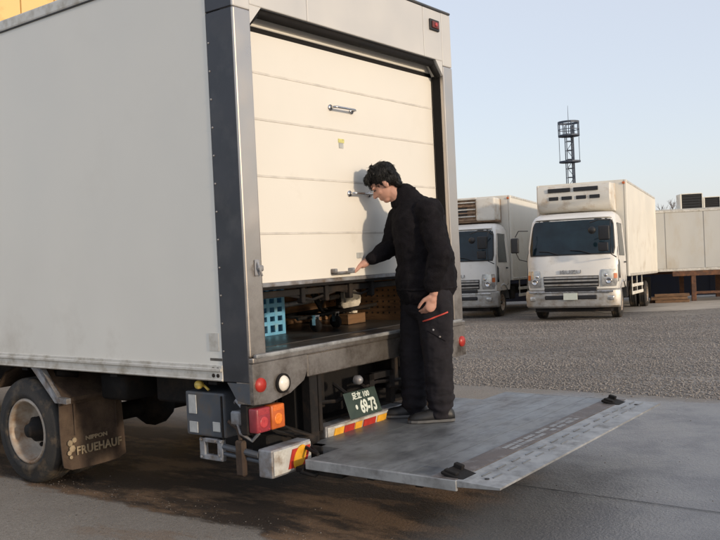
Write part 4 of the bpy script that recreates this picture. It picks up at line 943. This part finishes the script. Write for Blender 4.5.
# ---------------------------------------------------------------- parked trucks
def parked_truck(label, loc, heading, style):
    t = thing('parked_truck', label, 'truck', loc, (0, 0, 0), 'white trucks parked across the gravel yard')
    t.matrix_world = Matrix.Translation(loc) @ Matrix.Rotation(R(-heading), 4, 'Z') @ Matrix.Rotation(math.atan(-.027), 4, 'X')
    build_cab(t)
    y0, y1, hw, zb, zt = 1.74, 8.5, 1.13, 1.0, 3.45
    for s in (-1, 1):
        x0, x1 = sorted((s * (hw - .03), s * hw)); b = B(); b.box((x0, y0 + .07, zb + .07), (x1, y1 - .07, zt - .06)); b.obj('box_side', 'boxwhite', t)
        x0, x1 = sorted((s * (hw - .05), s * (hw + .012)))
        b = B(); b.box((x0, y0, zb), (x1, y0 + .075, zt), .012); b.obj('corner_post', 'boxwhite', t); b = B(); b.box((x0, y1 - .075, zb), (x1, y1, zt), .012); b.obj('corner_post', 'boxwhite', t)
        b = B(); b.box((x0, y0 + .076, zb), (x1, y1 - .076, zb + .072), .006); b.box((x0, y0 + .076, zt - .06), (x1, y1 - .076, zt), .006); b.obj('side_rail', 'trim', t)
        b = B(); xg = s * (hw - .05)
        for z in (.50, .70): b.box((xg - .015, 2.6, z), (xg + .015, 4.9, z + .085), .006)
        for y in (2.7, 3.7, 4.8): b.box((xg - .02, y, .5), (xg + .0, y + .05, zb))
        b.obj('side_guard', 'boxwhite', t)
        wheel(t, WM2, (s * 1.03, .98, .40), s); wheel(t, WM2, (s * 1.05, 6.2, .40), s); wheel(t, WM2, (s * .78, 6.2, .40), s)
        b = B(); b.box((s * .42 - .04, .6, .55), (s * .42 + .04, 8.3, .80)); b.obj('chassis_rail', 'chassis', t)
        b = B(); b.box((s * .95 - .14, 6.85, .25), (s * .95 + .14, 6.87, .9)); b.obj('mud_flap', 'rubber', t)
    b = B(); b.box((-.98, 5.0, .45), (-.5, 5.6, .85), .03); b.obj('tool_box', 'chassis', t); b = B(); b.box((.5, 2.0, .45), (1.0, 2.5, .85), .03); b.obj('battery_box', 'chassis', t); b = B(); b.tube([(-.8, 3.0, .65), (-.8, 4.2, .65)], .24, 16); b.obj('fuel_tank', 'chassis', t)
    b = B(); b.box((-hw + .055, y0 + .012, zb + .0), (hw - .055, y0 + .05, zt - .01)); b.obj('box_front', 'boxwhite', t)
    b = B(); b.box((-hw + .055, y1 - .05, zb), (hw - .055, y1 - .012, zt - .01)); b.obj('box_rear', 'boxwhite', t)
    b = B(); b.box((-hw + .03, y0 + .02, zt - .012), (hw - .03, y1 - .02, zt + .004)); b.obj('box_roof', 'boxwhite', t)
    b = B(); b.box((-hw + .055, y0 + .1, zb - .02), (hw - .055, y1 - .1, zb + .02)); b.obj('box_floor', 'chassis', t)
    b = B(); b.box((-hw + .02, y0 - .02, zt - .11), (-hw + .09, y0 + .0, zt - .05), .01); b.obj('marker_lamp', 'orangelens', t); b = B(); b.box((hw - .09, y0 - .02, zt - .11), (hw - .02, y0, zt - .05), .01); b.obj('marker_lamp', 'orangelens', t)
    # refrigeration unit on the bulkhead, rounded below
    uw = .93; ux = -.06; yfr = .98
    prof = [(y0, 2.66), (1.45, 2.66), (1.2, 2.70), (1.04, 2.80), (yfr, 2.97), (yfr + .02, 3.24), (yfr + .07, 3.34), (y0, 3.38)]
    if style == 'clean':
        b = B(); rg = []
        for u, k in ((-1, .84), (-.985, .95), (-.95, 1), (.95, 1), (.985, .95), (1, .84)):
            rg.append([(ux + u * uw, y0 - (y0 - y) * k, 2.95 + (z - 2.95) * (.9 + .1 * k)) for y, z in prof])
        b.loft(rg); ru = b.obj('refrigeration_unit', 'reeferwhite', t, True); e = ru.modifiers.new('e', 'EDGE_SPLIT'); e.split_angle = R(40)
        for x0, x1, z0, z1 in ((-.62, -.06, 3.17, 3.27), (.02, .62, 3.17, 3.27), (-.60, -.36, 2.97, 3.06), (-.28, -.02, 2.97, 3.06), (.08, .33, 2.97, 3.06), (.41, .66, 2.97, 3.06)):
            b = B(); b.box((ux + x0, yfr - .02, z0), (ux + x1, yfr + .06, z1), .012, seg=2); b.obj('air_slot', 'black', ru)
    else:
        b = B(); b.box((ux - uw, 1.12, 2.68), (ux + uw, y0, 3.36), .03, seg=2); ru = b.obj('refrigeration_unit', 'reeferbrown', t)
        b = B(); b.box((ux + .38, 1.02, 2.72), (ux + uw + .01, y0 - .1, 3.37), .06, seg=3); b.obj('unit_cover', 'reeferwhite', ru, True)
        for k in range(6):
            b = B(); b.box((ux - uw + .03, 1.06, 2.74 + k * .10), (ux + .36, 1.13, 2.775 + k * .10), .006, M=None); b.obj('grille_slat', 'trim' if k % 2 else 'reeferbrown', ru)
        b = B(); b.box((ux - .3, 1.09, 2.9), (ux + .1, 1.118, 3.12)); b.obj('fan_opening', 'black', ru)
        b = B(); b.box((ux - uw, 1.04, 3.33), (ux + .4, 1.5, 3.38), .01); b.obj('unit_top', 'reeferwhite', ru)
    return t
P2 = parked_truck('white truck facing the camera, big clean rounded cooling unit above its cab', (5.02, 20.35, gz(20.35)), 25, 'clean')
P1 = parked_truck('white truck half hidden by the man, rusty slatted cooling unit above its cab', (2.60, 23.3, gz(23.3)), 25, 'rusty')

# ---------------------------------------------------------------- container on a steel stand, with boxes on its roof
cdir = math.atan2(-1.3, 7.0); cx, cy = 7.6, 28.0
ct = thing('storage_container', 'long pale container body raised on a rusty stand at the right edge', 'container', (cx, cy, gz(cy)), (0, 0, cdir))
Hc0, Hc1, Lc, Dc = 1.0, 2.98, 9.5, 2.3
n = 8; wdt = Lc / n
for k in range(n):
    b = B(); b.box((k * wdt + .012, 0, Hc0 + .09), ((k + 1) * wdt - .012, .03, Hc1 - .07), .006); b.obj('wall_panel', 'container', ct)
b = B(); b.box((0, .02, Hc0 + .01), (Lc, Dc, Hc1 - .02)); b.obj('container_body', 'container', ct)
b = B(); b.box((0, -.02, Hc1 - .075), (Lc, .06, Hc1), .01); b.obj('top_rail', 'trim', ct); b = B(); b.box((0, -.02, Hc0), (Lc, .06, Hc0 + .085), .01); b.obj('bottom_rail', 'trim', ct)
b = B(); b.box((0.01, -.0, Hc1 + .001), (Lc, Dc + .03, Hc1 + .03), .01); b.obj('roof', 'container', ct)
st = thing('steel_stand', 'rusty brown steel stand holding up the pale container', 'stand', (cx, cy, gz(cy)), (0, 0, cdir))
b = B(); b.box((2.55, -.06, .84), (Lc, .06, .998), .006); b.obj('beam', 'rust', st); b = B(); b.box((0, 2.0, .84), (Lc, 2.12, .998), .006); b.obj('beam', 'rust', st)
for x in (.4, 3.12, 4.30, 6.0, 8.0):
    for y in (-.05, 2.0):
        b = B(); b.box((x, y, .0), (x + .14, y + .12, .838), .006); b.obj('leg', 'rust', st)
b = B(); b.box((3.26, -.03, .25), (4.30, .03, .33)); b.obj('brace', 'rust', st)
def roofbox(label, x, wbox, hbox, white=False):
    t = thing('condenser_box', label, 'condenser', (cx + math.cos(cdir) * x, cy + math.sin(cdir) * x, gz(cy) + Hc1 + .032), (0, 0, cdir), 'condenser boxes on the container roof')
    b = B(); b.box((0, .15, 0), (wbox, .75, hbox), .015); b.obj('casing', 'black' if not white else 'container', t)
    if not white:
        b = B(); b.box((-.05, .12, -.0), (.0, .78, hbox + .02), .006); b.box((wbox, .12, -.0), (wbox + .03, .78, hbox + .01), .006); b.box((0, .12, hbox + .001), (wbox, .78, hbox + .03), .006); b.obj('frame', 'boxwhite', t)
        b = B()
        for k in range(5): b.box((.03, .135, .05 + k * hbox / 5.5), (wbox - .03, .149, .065 + k * hbox / 5.5))
        b.obj('grille', 'chassis', t)
    return t
roofbox('larger dark condenser box with white frame on the container roof', 2.95, .62, .46)
roofbox('smaller dark condenser box on the container roof, nearer the photo edge', 3.66, .45, .32)
b = B(); b.box((-6, 0, 0), (12, .05, 1.15)); 
for k in range(18): b.box((-6 + k, -.02, 0), (-5.97 + k, .0, 1.15))
nv = b.obj('sheet_fence', 'navy'); nv.location = (cx, cy + 3.4, gz(cy)); nv.rotation_euler = (0, 0, cdir); tag(nv, 'dark navy sheet fence seen beneath the raised container', 'fence')
# odd pieces lying at the left foot of the stand
pj = thing('timber_stack', 'short stack of weathered timber under the left end of the container', 'timber', (9.75, 26.9, gz(26.9)), (0, 0, R(-14)))
for k in range(7):
    b = B(); r_ = random.Random(k); b.box((-.5 + r_.uniform(-.1, .1), (k % 3) * .16, (k // 3) * .10), (.55 + r_.uniform(-.15, .1), (k % 3) * .16 + .13, (k // 3) * .10 + .09), .006); b.obj('timber', 'rust' if k % 3 == 1 else 'ply', pj)

# ---------------------------------------------------------------- lattice mast
mz = gz(60)
mt = thing('lattice_mast', 'thin dark lattice mast with two railed platforms rising behind the trucks', 'mast', (22.7, 90, mz))
H = 14.3 - mz; b = B(); hw = .34
for sx in (-1, 1):
    for sy in (-1, 1): b.tube([(sx * hw * 1.1, sy * hw, 0), (sx * hw, sy * hw, H - .2)], .085 if sx > 0 else .05, 6)
b.obj('mast_leg', 'mast', mt)
b = B(); k = 0; z = .5
while z < H - 1:
    b.tube([(-hw, -hw, z), (hw, -hw, z)], .04, 4); b.tube([(-hw * (1 if k % 2 else -1), -hw, z), (hw * (1 if k % 2 else -1), -hw, z + .95)], .03, 4); b.tube([(-hw, hw, z), (hw, hw, z)], .035, 4); z += .95; k += 1
lb_ = b.obj('lattice_bar', 'mast', mt); lb_['kind'] = 'stuff'
for zc, rr, hh in ((H - 1.35, 1.12, 1.35), (H - 4.1, 1.12, 0)):
    b = B(); nn = 16; b.lathe([(.3, 0), (rr, 0), (rr, .16), (.3, .16), (.3, 0)], Matrix.Translation((0, 0, zc)), nn); b.obj('platform', 'mast', mt)
    if hh:
        b = B(); b.lathe([(rr, 0), (rr, .22), (rr - .08, .22), (rr - .08, 0), (rr, 0)], Matrix.Translation((0, 0, zc + hh)), nn); b.lathe([(rr, 0), (rr, .07), (rr - .06, .07), (rr - .06, 0), (rr, 0)], Matrix.Translation((0, 0, zc + hh * .5)), nn)
        for k in range(8): a = k * math.pi / 4; b.tube([(rr * .97 * math.cos(a), rr * .97 * math.sin(a), zc), (rr * .97 * math.cos(a), rr * .97 * math.sin(a), zc + hh)], .05, 4)
        b.obj('railing', 'mast', mt)
b = B()
b.tube([(-1.05, 0, H - 4), (-1.05, 0, H - 1.4)], .03, 4); b.tube([(1.05, 0, H - 4), (1.05, 0, H - 1.4)], .03, 4); sr_ = b.obj('safety_rail', 'mast', mt); sr_['kind'] = 'stuff'
b = B(); b.tube([(0, 0, H - 1.3), (0, 0, H + 1.9)], .05, 5, r1=.015); b.obj('whip_antenna', 'mast', mt)

# ---------------------------------------------------------------- bare trees beyond the container
def bare_tree(label, loc, h, seed):
    t = thing('bare_tree', label, 'tree', loc); rr = random.Random(seed)
    b = B(); b.tube([(0, 0, 0), (.05, 0, h * .25), (0, .05, h * .5)], .10, 7, r1=.06); b.obj('trunk', 'bark', t)
    b = B()
    def grow(p, d, ln, r, dep):
        q = p + d * ln; b.tube([p, (p + q) / 2 + V((rr.uniform(-.04, .04), 0, .02)) * ln, q], r, 4, r1=r * .6)
        if dep == 0: return
        for k in range(3): grow(q if k else p.lerp(q, .6), (d + V((rr.uniform(-.7, .7), rr.uniform(-.7, .7), rr.uniform(-.1, .5)))).normalized(), ln * rr.uniform(.6, .8), r * .6, dep - 1)
    for k in range(4): grow(V((0, .05, h * (.35 + .05 * k))), V((rr.uniform(-.5, .5), rr.uniform(-.5, .5), 1)).normalized(), h * .2, .05, 4)
    b.obj('crown', 'bark', t)
bare_tree('bare leafless tree just clearing the container roof beside the parked truck', (16.2, 44.0, gz(44)), 4.6, 2)
bare_tree('low bare tree farther off, left of the dark condenser boxes', (15.0, 46.0, gz(46)), 4.2, 5)

# ---------------------------------------------------------------- yellow building beyond the truck's roof
yb = thing('yellow_building', 'tall yellow clad warehouse wall showing above the truck roof at top left', 'building', (-26, 18, 0), (0, 0, R(28)))
Wd = 26; 
for k in range(26):
    b = B(); b.box((k * 1.0 + .01, 0, .4), (k * 1.0 + .99, .08, 12.6), .02); b.obj('cladding_panel', 'yellow', yb)
b = B(); b.box((0, .07, 0), (Wd, 14, 12.55)); b.obj('wall', 'yellow', yb)
b = B(); b.box((-.1, -.05, 12.6), (Wd + .1, 14.1, 12.85), .03); b.obj('roof', 'roofgrey', yb); b = B(); b.box((0, -.02, 0), (Wd, .1, .4)); b.obj('plinth', 'roofgrey', yb)
b = B(); b.box((10, -.03, .41), (14, .0, 4.2)); b.obj('shutter_door', 'grey', yb)
